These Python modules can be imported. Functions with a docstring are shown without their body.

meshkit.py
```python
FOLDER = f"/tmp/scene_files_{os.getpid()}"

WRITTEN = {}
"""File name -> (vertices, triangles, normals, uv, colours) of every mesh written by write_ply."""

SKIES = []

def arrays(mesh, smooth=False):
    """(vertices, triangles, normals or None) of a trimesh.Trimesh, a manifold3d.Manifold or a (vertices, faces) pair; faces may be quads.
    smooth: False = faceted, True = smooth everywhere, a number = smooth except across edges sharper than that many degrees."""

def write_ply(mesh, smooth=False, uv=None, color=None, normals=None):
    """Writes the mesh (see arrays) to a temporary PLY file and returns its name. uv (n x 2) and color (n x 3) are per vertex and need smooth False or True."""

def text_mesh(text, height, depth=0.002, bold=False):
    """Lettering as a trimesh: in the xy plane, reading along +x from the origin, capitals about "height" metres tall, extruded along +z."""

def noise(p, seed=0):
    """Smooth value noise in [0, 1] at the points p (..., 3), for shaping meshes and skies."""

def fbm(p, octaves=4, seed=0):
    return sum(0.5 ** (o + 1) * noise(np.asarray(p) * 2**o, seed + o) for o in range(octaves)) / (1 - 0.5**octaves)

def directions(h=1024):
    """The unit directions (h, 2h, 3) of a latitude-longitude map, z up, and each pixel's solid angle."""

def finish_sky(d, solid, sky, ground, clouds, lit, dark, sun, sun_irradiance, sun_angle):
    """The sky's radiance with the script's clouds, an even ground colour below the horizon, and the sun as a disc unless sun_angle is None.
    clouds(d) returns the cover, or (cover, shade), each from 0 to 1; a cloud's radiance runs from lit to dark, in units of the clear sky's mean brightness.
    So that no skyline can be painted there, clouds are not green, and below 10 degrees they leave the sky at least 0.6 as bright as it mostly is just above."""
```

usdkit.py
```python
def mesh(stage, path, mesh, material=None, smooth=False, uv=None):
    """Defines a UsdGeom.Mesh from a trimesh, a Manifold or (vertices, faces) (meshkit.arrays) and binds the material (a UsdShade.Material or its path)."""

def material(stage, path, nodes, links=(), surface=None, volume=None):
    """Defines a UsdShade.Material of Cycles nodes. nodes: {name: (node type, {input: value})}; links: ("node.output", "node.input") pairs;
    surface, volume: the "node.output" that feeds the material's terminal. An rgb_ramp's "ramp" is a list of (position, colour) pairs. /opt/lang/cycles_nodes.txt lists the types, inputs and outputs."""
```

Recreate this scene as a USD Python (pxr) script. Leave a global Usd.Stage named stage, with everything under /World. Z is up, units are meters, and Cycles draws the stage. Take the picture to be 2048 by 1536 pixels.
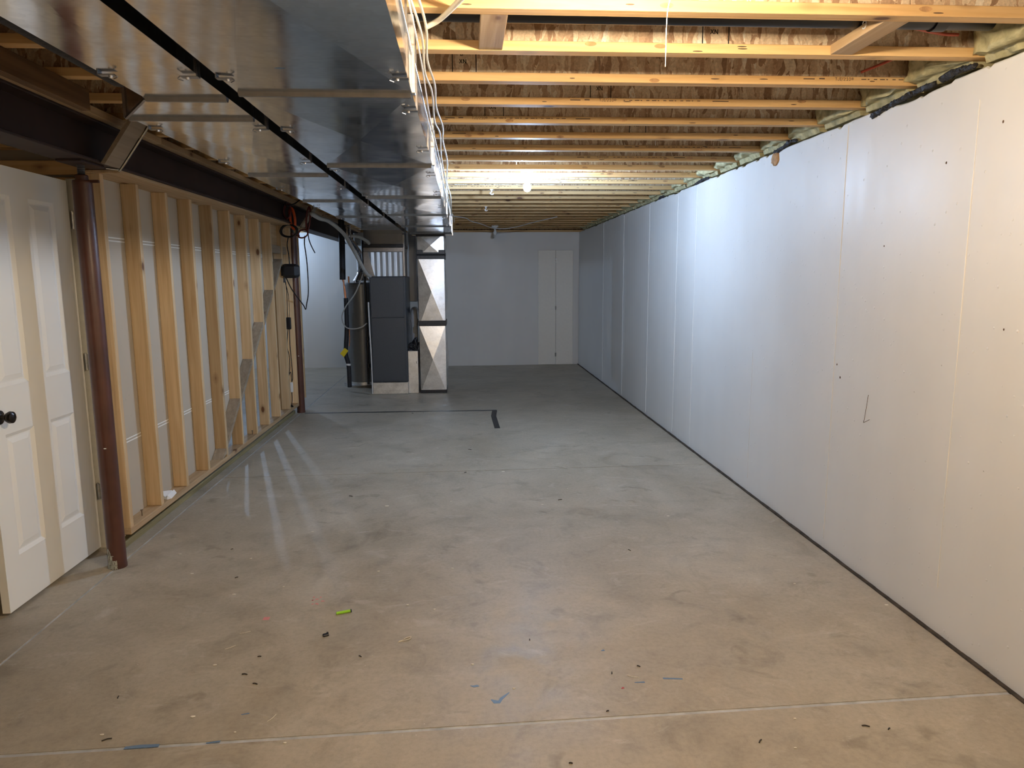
import math, random
import numpy as np, trimesh
import shapely.geometry as sg
from shapely.ops import unary_union
import usdkit, meshkit
from pxr import Usd, UsdGeom, UsdLux, Gf, Sdf

stage = Usd.Stage.CreateInMemory()
UsdGeom.SetStageUpAxis(stage, 'Z')
UsdGeom.SetStageMetersPerUnit(stage, 1.0)
UsdGeom.Xform.Define(stage, '/World')
rnd = random.Random(7)
rng = np.random.default_rng(7)

# ------------------------------------------------------------------ camera, light, exposure
cam = UsdGeom.Camera.Define(stage, '/World/camera')
cam.CreateHorizontalApertureAttr(36.0)
cam.CreateFocalLengthAttr(1415 / 2048 * 36)
cam.CreateClippingRangeAttr((0.05, 100))
cam.CreateExposureAttr(0.0)
RT, UP, FW = (0.99781106, -0.06582189, -0.006369), (0.01601685, 0.14710775, 0.98899078), (0.06416032, 0.98692795, -0.14784)
cam.AddTransformOp().Set(Gf.Matrix4d(*RT, 0, *UP, 0, *[-c for c in FW], 0, 0, 0, 1.52, 1))
# the room is closed and has no daylight: its light is the bulbs, which glow
WARM_BULB, WARM_COLOR = 2000.0, (1.0, 0.81, 0.57)
COOL_BULB, COOL_COLOR = 2500.0, (0.48, 0.68, 1.0)
REAR_BULB = 1500.0
BACK_BULB = 1400.0

# ------------------------------------------------------------------ helpers
USED = {}
def numbered(parent, name):
    k = (parent, name); n = USED.get(k, 0); USED[k] = n + 1
    return name if n == 0 else f'{name}_{n:03d}'
def path_of(p):
    return '/World' if p is None else str(p.GetPath())
def obj(name, mesh, m, parent=None, smooth=False):
    pp = path_of(parent)
    if isinstance(mesh, (list, tuple)) and len(mesh) and isinstance(mesh[0], trimesh.Trimesh):
        mesh = trimesh.util.concatenate(mesh)
    o = usdkit.mesh(stage, f'{pp}/{numbered(pp, name)}', mesh, '/World/Looks/' + m, smooth=smooth)
    return o.GetPrim()
def tag(o, label=None, cat=None, group=None, kind=None):
    for k, v in (('label', label), ('category', cat), ('group', group), ('kind', kind)):
        if v: o.SetCustomDataByKey(k, v)
    return o
def thing(name, label, cat, group=None, kind=None, loc=None):
    x = UsdGeom.Xform.Define(stage, f'/World/{numbered("/World", name)}')
    if loc is not None: x.AddTranslateOp().Set(Gf.Vec3d(*loc))
    return tag(x.GetPrim(), label, cat, group, kind)
def box(x0, x1, y0, y1, z0, z1):
    m = trimesh.creation.box((abs(x1 - x0), abs(y1 - y0), abs(z1 - z0)))
    m.apply_translation(((x0 + x1) / 2, (y0 + y1) / 2, (z0 + z1) / 2)); return m
def cbox(x0, x1, y0, y1, z0, z1, c=.003):
    """box with chamfered edges"""
    a = np.array([[x0, y0, z0], [x1, y1, z1]], float)
    pts = []
    for i in range(2):
        for j in range(2):
            for k in range(2):
                p = np.array([a[i, 0], a[j, 1], a[k, 2]]); s = np.array([1 - 2 * i, 1 - 2 * j, 1 - 2 * k]) * c
                pts += [p + s * (1, 1, 0), p + s * (1, 0, 1), p + s * (0, 1, 1)]
    return trimesh.convex.convex_hull(np.array(pts))
def hull(pts): return trimesh.convex.convex_hull(np.array(pts, float))
def cyl(p, q, r, n=24):
    return trimesh.creation.cylinder(radius=r, segment=[p, q], sections=n)
def lathe(profile, loc=(0, 0, 0), n=32):
    m = trimesh.creation.revolve(np.array(profile, float), sections=n); m.apply_translation(loc)
    m.fix_normals(); return m
def prism(poly, h, z=0.0):
    m = trimesh.creation.extrude_polygon(poly, h, engine='earcut'); m.apply_translation((0, 0, z)); return m
def spline(pts, n=8):
    p = np.array(pts, float)
    if len(p) < 3: return p
    e = np.vstack([2 * p[0] - p[1], p, 2 * p[-1] - p[-2]]); out = []
    for i in range(1, len(e) - 2):
        for t in np.linspace(0, 1, n, endpoint=False):
            a, b, c, d = e[i - 1:i + 3]
            out.append(.5 * (2 * b + (c - a) * t + (2 * a - 5 * b + 4 * c - d) * t * t + (3 * b - a - 3 * c + d) * t ** 3))
    return np.array(out + [p[-1]])
def tube(pts, r, sides=8, n=8, smooth_path=True):
    p = spline(pts, n) if smooth_path else np.array(pts, float)
    t = np.gradient(p, axis=0); t /= np.linalg.norm(t, axis=1, keepdims=True) + 1e-12
    a = np.cross(t[0], (0, 0, 1.) if abs(t[0][2]) < .9 else (1., 0, 0)); a /= np.linalg.norm(a)
    ang = np.arange(sides) * 2 * np.pi / sides; rings = []
    rr = np.broadcast_to(r, (len(p),))
    for i in range(len(p)):
        a = a - t[i] * (a @ t[i]); a /= np.linalg.norm(a); b = np.cross(t[i], a)
        rings.append(p[i] + rr[i] * (np.cos(ang)[:, None] * a + np.sin(ang)[:, None] * b))
    v = np.vstack(rings + [p[:1], p[-1:]]); f = []
    L = len(p)
    for i in range(L - 1):
        for j in range(sides):
            k = (j + 1) % sides
            f += [[i * sides + j, i * sides + k, (i + 1) * sides + k], [i * sides + j, (i + 1) * sides + k, (i + 1) * sides + j]]
    for j in range(sides):
        k = (j + 1) % sides
        f += [[L * sides, k, j], [L * sides + 1, (L - 1) * sides + j, (L - 1) * sides + k]]
    m = trimesh.Trimesh(v, f, process=False); m.fix_normals(); return m
def lumpy(loc, size, seed, amp=.25, sub=3, freq=4.0):
    m = trimesh.creation.icosphere(sub); v = np.array(m.vertices)
    d = meshkit.fbm(v * freq / 2 + seed * 3.7, 3, seed) - .5
    v = v * (1 + amp * 2 * d[:, None]) * np.array(size) / 2
    return trimesh.Trimesh(v + loc, m.faces, process=False)
def rot(m, axis, deg, about=(0, 0, 0)):
    m = m.copy(); m.apply_transform(trimesh.transformations.rotation_matrix(math.radians(deg), axis, about)); return m
def board(p0, p1, w, t, wdir):
    """a plank from p0 to p1 (centre line), w wide along wdir, t thick"""
    p0, p1, wd = np.array(p0, float), np.array(p1, float), np.array(wdir, float)
    L = p1 - p0; u = L / np.linalg.norm(L); wd = wd - u * (wd @ u); wd /= np.linalg.norm(wd); n = np.cross(u, wd)
    return hull([p + a * wd * w / 2 + b * n * t / 2 for p in (p0, p1) for a in (-1, 1) for b in (-1, 1)])

# ------------------------------------------------------------------ materials
def mat(name, nodes, links, surface='p.BSDF'):
    return usdkit.material(stage, '/World/Looks/' + name, nodes, links, surface=surface)
def plain(name, color, rough=.5, metal=0.0, noise=0.0, scale=30, spec=.5, bump=0.0, coat=0.0):
    lo = [c * (1 - noise) for c in color]; hi = [min(1, c * (1 + noise)) for c in color]
    nodes = {'g': ('geometry', {}), 'n': ('noise_texture', {'scale': scale, 'detail': 4}),
             'r': ('rgb_ramp', {'ramp': [(.3, lo), (.7, hi)]}),
             'p': ('principled_bsdf', {'roughness': rough, 'metallic': metal, 'specular_ior_level': spec, 'coat_weight': coat})}
    links = [('g.position', 'n.vector'), ('n.fac', 'r.fac'), ('r.color', 'p.base_color')]
    if bump:
        nodes['b'] = ('bump', {'strength': bump, 'distance': .01}); links += [('n.fac', 'b.height'), ('b.normal', 'p.normal')]
    mat(name, nodes, links)
def wood(name, axis, dark, light, knot=(.16, .07, .03), rough=.62, tone=.16, knots=True, grain=1.0):
    cross, along = 38 * grain, 1.6
    sc = [cross] * 3; sc['xyz'.index(axis)] = along
    ks = [6.5] * 3; ks['xyz'.index(axis)] = 3.2
    nodes = {'g': ('geometry', {}), 'oi': ('object_info', {}),
             'off': ('vector_math', {'math_type': 'multiply', 'vector2': (13.1, 7.7, 5.3)}),
             'add': ('vector_math', {'math_type': 'add'}),
             'm': ('mapping', {'scale': sc}), 'n': ('noise_texture', {'scale': 1, 'detail': 4, 'distortion': .6}),
             'r': ('rgb_ramp', {'ramp': [(.28, dark), (.5, [(a + b) / 2 for a, b in zip(dark, light)]), (.72, light)]}),
             'm3': ('mapping', {'scale': [s * .12 for s in sc]}), 'n3': ('noise_texture', {'scale': 1, 'detail': 2}),
             'r3': ('rgb_ramp', {'ramp': [(.3, (.80, .78, .76)), (.7, (1.0, 1.0, 1.0))]}),
             'mul': ('mix', {'mix_type': 'multiply', 'fac': 1.0}),
             'km': ('mapping', {'scale': ks}), 'kd': ('noise_texture', {'scale': 12, 'detail': 1}),
             'v': ('voronoi_texture', {'scale': 1.0, 'randomness': 1.0}),
             'kr': ('rgb_ramp', {'ramp': [(.0, (1, 1, 1)), (.075, (1, 1, 1)), (.11, (.35, .35, .35)), (.2, (0, 0, 0))]}),
             'kmix': ('mix', {'color2': knot}),
             'tn': ('map_range', {'from_min': 0, 'from_max': 1, 'to_min': 1 - tone, 'to_max': 1 + tone * .6}),
             'hs': ('hsv', {'hue': .5, 'saturation': 1.0}),
             'b': ('bump', {'strength': .25, 'distance': .004}),
             'p': ('principled_bsdf', {'roughness': rough, 'specular_ior_level': .35})}
    links = [('oi.random', 'off.vector1'), ('g.position', 'add.vector1'), ('off.vector', 'add.vector2'), ('add.vector', 'm.vector'), ('m.vector', 'n.vector'), ('n.fac', 'r.fac'),
             ('add.vector', 'm3.vector'), ('m3.vector', 'n3.vector'), ('n3.fac', 'r3.fac'), ('r.color', 'mul.color1'), ('r3.color', 'mul.color2'),
             ('add.vector', 'km.vector'), ('km.vector', 'v.vector'), ('v.distance', 'kr.fac'),
             ('oi.random', 'tn.value'), ('tn.result', 'hs.value'), ('n.fac', 'b.height'), ('b.normal', 'p.normal')]
    if knots: links += [('mul.color', 'kmix.color1'), ('kr.color', 'kmix.fac'), ('kmix.color', 'hs.color')]
    else: links += [('mul.color', 'hs.color')]
    links += [('hs.color', 'p.base_color')]
    mat(name, nodes, links)
def osb(name, sx=1.0):
    nodes = {'g': ('geometry', {}), 'dn': ('noise_texture', {'scale': 9, 'detail': 3}),
             'ds': ('vector_math', {'math_type': 'scale', 'scale': .07}), 'da': ('vector_math', {'math_type': 'add'})}
    links = [('g.position', 'dn.vector'), ('dn.color', 'ds.vector1'), ('g.position', 'da.vector1'), ('ds.vector', 'da.vector2')]
    for i, (ang, s) in enumerate(((14, (46, 46, 8)), (-30, (52, 52, 10)), (58, (42, 42, 9)))):
        nodes[f'm{i}'] = ('mapping', {'scale': s, 'rotation': (math.radians(ang * .3), math.radians(ang), math.radians(ang * .6))})
        nodes[f'v{i}'] = ('voronoi_texture', {'scale': 1, 'randomness': 1}); nodes[f's{i}'] = ('separate_color', {})
        links += [('da.vector', f'm{i}.vector'), (f'm{i}.vector', f'v{i}.vector'), (f'v{i}.color', f's{i}.color')]
    nodes |= {'pick': ('math', {'math_type': 'greater_than', 'value2': .55}), 'mx': ('mix_float', {}),
              'pick2': ('math', {'math_type': 'greater_than', 'value2': .62}), 'mx2': ('mix_float', {}),
              'r': ('rgb_ramp', {'ramp': [(0, (.33, .20, .12)), (.2, (.53, .35, .22)), (.45, (.68, .505, .335)), (.75, (.77, .615, .435)), (.93, (.83, .70, .52)), (1, (.90, .82, .69))]}),
              'fn': ('noise_texture', {'scale': 120, 'detail': 3}), 'fr': ('rgb_ramp', {'ramp': [(.3, (.72, .72, .72)), (.7, (1, 1, 1))]}),
              'mul': ('mix', {'mix_type': 'multiply', 'fac': 1.0}), 'b': ('bump', {'strength': .35, 'distance': .004}),
              'p': ('principled_bsdf', {'roughness': .6, 'specular_ior_level': .3})}
    links += [('s0.g', 'pick.value1'), ('pick.value', 'mx.fac'), ('s0.r', 'mx.a'), ('s1.r', 'mx.b'),
              ('s1.g', 'pick2.value1'), ('pick2.value', 'mx2.fac'), ('mx.result', 'mx2.a'), ('s2.r', 'mx2.b'), ('mx2.result', 'r.fac'),
              ('g.position', 'fn.vector'), ('fn.fac', 'fr.fac'), ('r.color', 'mul.color1'), ('fr.color', 'mul.color2'), ('mul.color', 'p.base_color'),
              ('mx2.result', 'b.height'), ('b.normal', 'p.normal')]
    mat(name, nodes, links)
def sheet_metal(name, color, rough, wav=.12, spangle=.06, rv=.8, dirt=.35):
    nodes = {'g': ('geometry', {}), 'v': ('voronoi_texture', {'scale': 55}), 'sv': ('separate_color', {}),
             'n': ('noise_texture', {'scale': 2.2, 'detail': 2}), 'n2': ('noise_texture', {'scale': 7, 'detail': 5}),
             'rr': ('map_range', {'from_min': .3, 'from_max': .7, 'to_min': rough * (1 - .3 * rv), 'to_max': rough * (1 + .5 * rv)}),
             'm2': ('mapping', {'scale': (3, 45, 3)}), 'n4': ('noise_texture', {'scale': 1, 'detail': 4}),
             'cr': ('rgb_ramp', {'ramp': [(0, [c * (1 - spangle) for c in color]), (1, [min(1, c * (1 + spangle)) for c in color])]}),
             'sr': ('rgb_ramp', {'ramp': [(.25, (.62, .62, .62)), (.36, (1, 1, 1))]}), 'mul': ('mix', {'mix_type': 'multiply', 'fac': dirt}),
             'b': ('bump', {'strength': wav, 'distance': .05}), 'b2': ('bump', {'strength': .03, 'distance': .003}),
             'p': ('principled_bsdf', {'metallic': 1.0})}
    links = [('g.position', 'v.vector'), ('v.color', 'sv.color'), ('sv.r', 'cr.fac'), ('g.position', 'n.vector'), ('n.fac', 'b.height'),
             ('g.position', 'n2.vector'), ('n2.fac', 'rr.value'), ('rr.result', 'p.roughness'), ('g.position', 'm2.vector'), ('m2.vector', 'n4.vector'), ('n4.fac', 'sr.fac'),
             ('cr.color', 'mul.color1'), ('sr.color', 'mul.color2'), ('mul.color', 'p.base_color'), ('n4.fac', 'b2.height'), ('b.normal', 'b2.normal'), ('b2.normal', 'p.normal')]
    mat(name, nodes, links)

def concrete(name):
    nodes = {'g': ('geometry', {}),
             'n1': ('noise_texture', {'scale': .9, 'detail': 6, 'roughness': .62, 'distortion': .9}),
             'n2': ('noise_texture', {'scale': 4.5, 'detail': 7, 'roughness': .65, 'distortion': .5}),
             'n3': ('noise_texture', {'scale': 48, 'detail': 6, 'roughness': .7}),
             'r1': ('rgb_ramp', {'ramp': [(.28, (.348, .303, .232)), (.47, (.412, .366, .288)), (.60, (.455, .408, .328)), (.78, (.525, .485, .41))]}),
             'r2': ('rgb_ramp', {'ramp': [(.28, (.70, .69, .68)), (.46, (.95, .95, .95)), (.6, (1.03, 1.03, 1.03)), (.74, (1.14, 1.14, 1.13))]}),
             'mu': ('mix', {'mix_type': 'multiply', 'fac': .85}),
             'r3': ('rgb_ramp', {'ramp': [(.3, (.84, .84, .83)), (.5, (1, 1, 1)), (.7, (1.1, 1.1, 1.1))]}), 'mu2': ('mix', {'mix_type': 'multiply', 'fac': .8}),
             'sm': ('mapping', {'scale': (1.25, 2.6, 1)}), 'vn': ('noise_texture', {'scale': 5, 'detail': 3}), 'vs': ('vector_math', {'math_type': 'scale', 'scale': .5}), 'va': ('vector_math', {'math_type': 'add'}),
             'sv': ('voronoi_texture', {'scale': 1.7, 'randomness': 1}), 'sr': ('rgb_ramp', {'ramp': [(.0, (.62, .6, .57)), (.09, (.78, .77, .75)), (.16, (1, 1, 1))]}),
             'mu3': ('mix', {'mix_type': 'multiply', 'fac': .75}),
             'w1': ('voronoi_texture', {'scale': 26, 'randomness': 1}), 'wr': ('rgb_ramp', {'ramp': [(0, (1, 1, 1)), (.045, (1, 1, 1)), (.06, (0, 0, 0))]}),
             'wp': ('noise_texture', {'scale': 3.1, 'detail': 2}), 'wpr': ('rgb_ramp', {'ramp': [(.6, (0, 0, 0)), (.64, (1, 1, 1))]}), 'wm': ('mix', {'mix_type': 'multiply', 'fac': 1}),
             'n5': ('noise_texture', {'scale': 2.3, 'detail': 9, 'roughness': .72, 'distortion': 1.4}), 'r5': ('rgb_ramp', {'ramp': [(.55, (0, 0, 0)), (.64, (.30, .30, .30)), (.72, (.62, .62, .62))]}),
             'st': ('mix', {'color2': (.20, .17, .125)}),
             'm6': ('mapping', {'location': (3.7, 9.1, 0), 'scale': (1, 1.6, 1)}), 'n6': ('noise_texture', {'scale': 3.4, 'detail': 9, 'roughness': .75, 'distortion': 1.1}), 'r6': ('rgb_ramp', {'ramp': [(.56, (0, 0, 0)), (.64, (.22, .22, .22)), (.74, (.5, .5, .5))]}),
             'sc': ('mix', {'color2': (.66, .63, .58)}),
             'wmix': ('mix', {'color2': (.66, .63, .58)}),
             'rr': ('map_range', {'from_min': .3, 'from_max': .7, 'to_min': .42, 'to_max': .62}),
             'b': ('bump', {'strength': .12, 'distance': .004}),
             'p': ('principled_bsdf', {'specular_ior_level': .45})}
    links = [('g.position', 'n1.vector'), ('g.position', 'n2.vector'), ('g.position', 'n3.vector'), ('n1.fac', 'r1.fac'), ('n2.fac', 'r2.fac'),
             ('r1.color', 'mu.color1'), ('r2.color', 'mu.color2'), ('n3.fac', 'r3.fac'), ('mu.color', 'mu2.color1'), ('r3.color', 'mu2.color2'),
             ('g.position', 'vn.vector'), ('vn.color', 'vs.vector1'), ('g.position', 'va.vector1'), ('vs.vector', 'va.vector2'), ('va.vector', 'sm.vector'), ('sm.vector', 'sv.vector'),
             ('sv.distance', 'sr.fac'), ('mu2.color', 'mu3.color1'), ('sr.color', 'mu3.color2'),
             ('g.position', 'w1.vector'), ('w1.distance', 'wr.fac'), ('g.position', 'wp.vector'), ('wp.fac', 'wpr.fac'), ('wr.color', 'wm.color1'), ('wpr.color', 'wm.color2'),
             ('g.position', 'n5.vector'), ('n5.fac', 'r5.fac'), ('mu3.color', 'st.color1'), ('r5.color', 'st.fac'), ('g.position', 'm6.vector'), ('m6.vector', 'n6.vector'), ('n6.fac', 'r6.fac'), ('st.color', 'sc.color1'), ('r6.color', 'sc.fac'), ('sc.color', 'wmix.color1'), ('wm.color', 'wmix.fac'), ('wmix.color', 'p.base_color'),
             ('n2.fac', 'rr.value'), ('rr.result', 'p.roughness'), ('n3.fac', 'b.height'), ('b.normal', 'p.normal')]
    mat(name, nodes, links)
def painted_wall(name, color, rough=.45):
    nodes = {'g': ('geometry', {}), 'n1': ('noise_texture', {'scale': 1.1, 'detail': 5, 'roughness': .6}), 'n2': ('noise_texture', {'scale': 60, 'detail': 3}),
             'ms': ('mapping', {'scale': (2.2, 2.2, .22)}), 'n3': ('noise_texture', {'scale': 1.6, 'detail': 4}),
             'r1': ('rgb_ramp', {'ramp': [(.3, [c * .93 for c in color]), (.7, color)]}),
             'r3': ('rgb_ramp', {'ramp': [(.3, (.955, .955, .955)), (.7, (1, 1, 1))]}), 'mu': ('mix', {'mix_type': 'multiply', 'fac': 1}),
             'v': ('voronoi_texture', {'scale': 7.5, 'randomness': 1}), 'vr': ('rgb_ramp', {'ramp': [(0, (.45, .42, .38)), (.018, (.6, .58, .55)), (.03, (1, 1, 1))]}), 'mu2': ('mix', {'mix_type': 'multiply', 'fac': .8}),
             'v2': ('voronoi_texture', {'scale': 17, 'randomness': 1}), 'v2r': ('rgb_ramp', {'ramp': [(0, (1, 1, 1)), (.06, (.7, .7, .7)), (.11, (0, 0, 0))]}),
             'ad': ('mix', {'mix_type': 'add', 'fac': .18}),
             'rr': ('map_range', {'from_min': .3, 'from_max': .7, 'to_min': rough * .85, 'to_max': rough * 1.2}),
             'b': ('bump', {'strength': .35, 'distance': .006}), 'p': ('principled_bsdf', {'specular_ior_level': .45})}
    links = [('g.position', 'n1.vector'), ('g.position', 'n2.vector'), ('g.position', 'ms.vector'), ('ms.vector', 'n3.vector'), ('n1.fac', 'r1.fac'), ('n3.fac', 'r3.fac'),
             ('r1.color', 'mu.color1'), ('r3.color', 'mu.color2'), ('g.position', 'v.vector'), ('v.distance', 'vr.fac'), ('mu.color', 'mu2.color1'), ('vr.color', 'mu2.color2'), ('mu2.color', 'p.base_color'),
             ('g.position', 'v2.vector'), ('v2.distance', 'v2r.fac'), ('v2r.color', 'ad.color1'), ('n2.color', 'ad.color2'), ('ad.color', 'b.height'), ('b.normal', 'p.normal'),
             ('n3.fac', 'rr.value'), ('rr.result', 'p.roughness')]
    mat(name, nodes, links)
def glow(name, color, strength):
    mat(name, {'e': ('emission', {'color': color, 'strength': strength})}, [], surface='e.emission')

concrete('concrete')
plain('joint_base', (.46, .48, .50), .7, noise=.25, scale=14)
plain('edge_dirt', (.055, .042, .03), .9, noise=.5, scale=25, bump=.5)
painted_wall('white_paint', (.80, .79, .765))
plain('seam_paint', (.86, .85, .82), .4)
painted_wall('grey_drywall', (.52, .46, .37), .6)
plain('drywall_edge', (.85, .84, .80), .6)
wood('lumber_x', 'x', (.66, .39, .155), (.86, .59, .29))
wood('lumber_y', 'y', (.50, .33, .175), (.70, .51, .31))
wood('lumber_z', 'z', (.57, .385, .205), (.76, .58, .36))
wood('lumber_gray', 'y', (.30, .235, .165), (.43, .345, .25))
wood('treated_y', 'y', (.20, .165, .085), (.36, .31, .16), rough=.75)
wood('dark_lumber', 'y', (.16, .09, .04), (.26, .15, .07))
osb('osb')
sheet_metal('galvanized', (.71, .725, .75), .13, wav=.08)
sheet_metal('galvanized_bright', (.92, .93, .94), .33, wav=.015, rv=.25, dirt=.12)
plain('dull_metal', (.20, .205, .215), .38, metal=.85, noise=.06)
plain('rib_metal', (.93, .94, .94), .34, metal=.9)
plain('cleat_metal', (.36, .36, .37), .32, metal=1.0, noise=.1)
plain('screw_metal', (.8, .8, .82), .25, metal=1.0)
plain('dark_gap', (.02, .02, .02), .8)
plain('black_tape', (.022, .022, .026), .42, noise=.3, scale=40)
plain('black_plastic', (.012, .012, .015), .4)
plain('black_foam', (.018, .018, .022), .65, noise=.3, scale=60, bump=.3)
plain('furnace_paint', (.060, .068, .080), .42, noise=.08, scale=90, bump=.12)
plain('heater_gray', (.24, .25, .265), .33, noise=.04, metal=.4)
plain('oxide_red', (.085, .030, .020), .34, noise=.16, scale=9, coat=.15)
plain('beam_red', (.040, .019, .014), .6, noise=.25, scale=6)
plain('rusty_scrape', (.38, .40, .36), .6, noise=.3, scale=60)
plain('dark_steel', (.12, .12, .13), .4, metal=.7, noise=.2)
plain('door_paint', (.86, .845, .79), .38, noise=.015, scale=3)
plain('bifold_paint', (.88, .84, .76), .5, noise=.02)
plain('jamb_paint', (.55, .53, .46), .5, noise=.05)
plain('knob_bronze', (.035, .028, .024), .25, metal=.8)
plain('hinge_metal', (.45, .45, .44), .3, metal=1.0, noise=.2)
plain('cable_cream', (.74, .69, .58), .5, noise=.06)
plain('cable_white', (.80, .80, .80), .45)
plain('cable_red', (.42, .07, .035), .5)
plain('cable_orange', (.80, .12, .03), .5)
plain('cable_dark_red', (.16, .025, .018), .5)
plain('cable_black', (.010, .010, .011), .5)
plain('hose_gray', (.40, .40, .38), .5, noise=.08)
plain('copper', (.60, .27, .15), .35, metal=1.0, noise=.15)
plain('foil', (.85, .85, .88), .14, metal=1.0, bump=.6, scale=45)
plain('white_plastic', (.82, .82, .82), .4)
plain('porcelain', (.80, .80, .78), .25)
plain('insulation', (.50, .455, .27), .95, noise=.3, scale=22, spec=.1, bump=.8)
plain('brown_foam', (.48, .27, .12), .8, noise=.35, scale=30, bump=.5)
plain('print_ink', (.10, .06, .035), .7)
plain('black_ink', (.022, .017, .012), .7)
plain('foam_green', (.33, .72, .03), .6)
plain('dart_tip', (.012, .02, .05), .5)
plain('yellow_tag', (.80, .62, .02), .5)
plain('paint_blue', (.13, .22, .36), .5)
plain('pipe_gray', (.42, .43, .45), .4)
plain('sticker_pink', (.72, .28, .28), .5)
plain('paint_red', (.42, .05, .03), .5)
plain('chip_white', (.80, .76, .66), .6)
plain('twig', (.04, .03, .022), .7)
plain('twine', (.62, .58, .50), .7)
plain('paper_white', (.82, .82, .82), .6)
plain('steel_nail', (.20, .15, .11), .5, metal=.6)
plain('clear_plastic', (.72, .66, .55), .3)
glow('bulb_cool', COOL_COLOR, COOL_BULB)
glow('bulb_warm', WARM_COLOR, WARM_BULB)
glow('bulb_rear', WARM_COLOR, REAR_BULB)
glow('bulb_back', COOL_COLOR, BACK_BULB)

# ------------------------------------------------------------------ the room shell
XR, XL, YB, YF, HW, ZJ = 1.992, -5.6, 12.42, -3.6, 2.306, 2.344
TOP = ZJ + .302
fl = thing('floor', 'stained grey brown concrete slab floor with control joints', 'floor', kind='structure')
def line(p, q, w): return sg.LineString([p, q]).buffer(w, cap_style=2)
jx = -1.885
joints = unary_union([line((XL - 1, 2.24 + .028 * (XL - 1 + .4)), (XR + 1, 2.24 + .028 * (XR + 1 - .4) - .006), .009),
                      line((XL - 1, 5.5 + .0186 * (XL - 1)), (XR + 1, 5.5 + .0186 * (XR + 1)), .0035),
                      line((jx + .03, YF - 1), (jx - .04, YB + 1), .006)])
slab = sg.box(XL, YF, XR - .014, YB).difference(joints)
for g in sorted(slab.geoms, key=lambda g: (round(g.centroid.y, 1), g.centroid.x)):
    obj('slab', prism(g, .10, -.10), 'concrete', fl)
obj('joint_bed', box(XL, XR - .002, YF, YB, -.13, -.0025), 'joint_base', fl)
n = 420
ys = np.linspace(YF, YB, n); e = []
for i in range(n - 1):
    h = .004 + .006 * meshkit.fbm(np.array([ys[i] * 9, 0, 0]), 3, 5); w = .006 * meshkit.fbm(np.array([ys[i] * 7, 3, 0]), 3, 8)
    e.append(box(XR - .016 - w, XR - .0005, ys[i], ys[i + 1], -.02, h))
tag(obj('trim_1', e, 'edge_dirt'), 'dark dirt filled gap along the foot of the long white wall', 'gap', kind='structure')

# marks on the slab: thin films of paint
def blot(x, y, pts, m, h=.0006):
    obj('paint_mark', prism(sg.Polygon([(x + a, y + b) for a, b in pts]).buffer(.003).buffer(-.001), h), m, fl)
blot(.094, 2.372, [(-.022, .01), (-.012, -.012), (.008, -.012), (.016, .008), (.045, .05), (.012, .018), (.004, .0)], 'paint_blue')
blot(.014, 2.472, [(-.016, .005), (-.004, -.004), (.014, .0), (.008, .008), (-.006, .004)], 'paint_blue')
blot(.543, 2.69, [(-.006, 0), (.006, .0), (.004, .008)], 'paint_blue')
blot(.735, 2.468, [(0, 0), (.07, -.008), (.07, -.004), (.0, .006)], 'paint_blue')
blot(.62, 2.452, [(0, 0), (.035, -.003), (.035, .002)], 'paint_blue')
blot(-1.085, 2.206, [(-.055, -.006), (.05, -.002), (.05, .008), (-.01, .009), (-.055, .003)], 'paint_blue')
blot(-.86, 2.21, [(-.02, 0), (.02, .003), (.02, .008)], 'paint_blue')
blot(-.80, 2.36, [(-.012, 0), (.012, .004), (.01, .007)], 'paint_blue')
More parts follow.
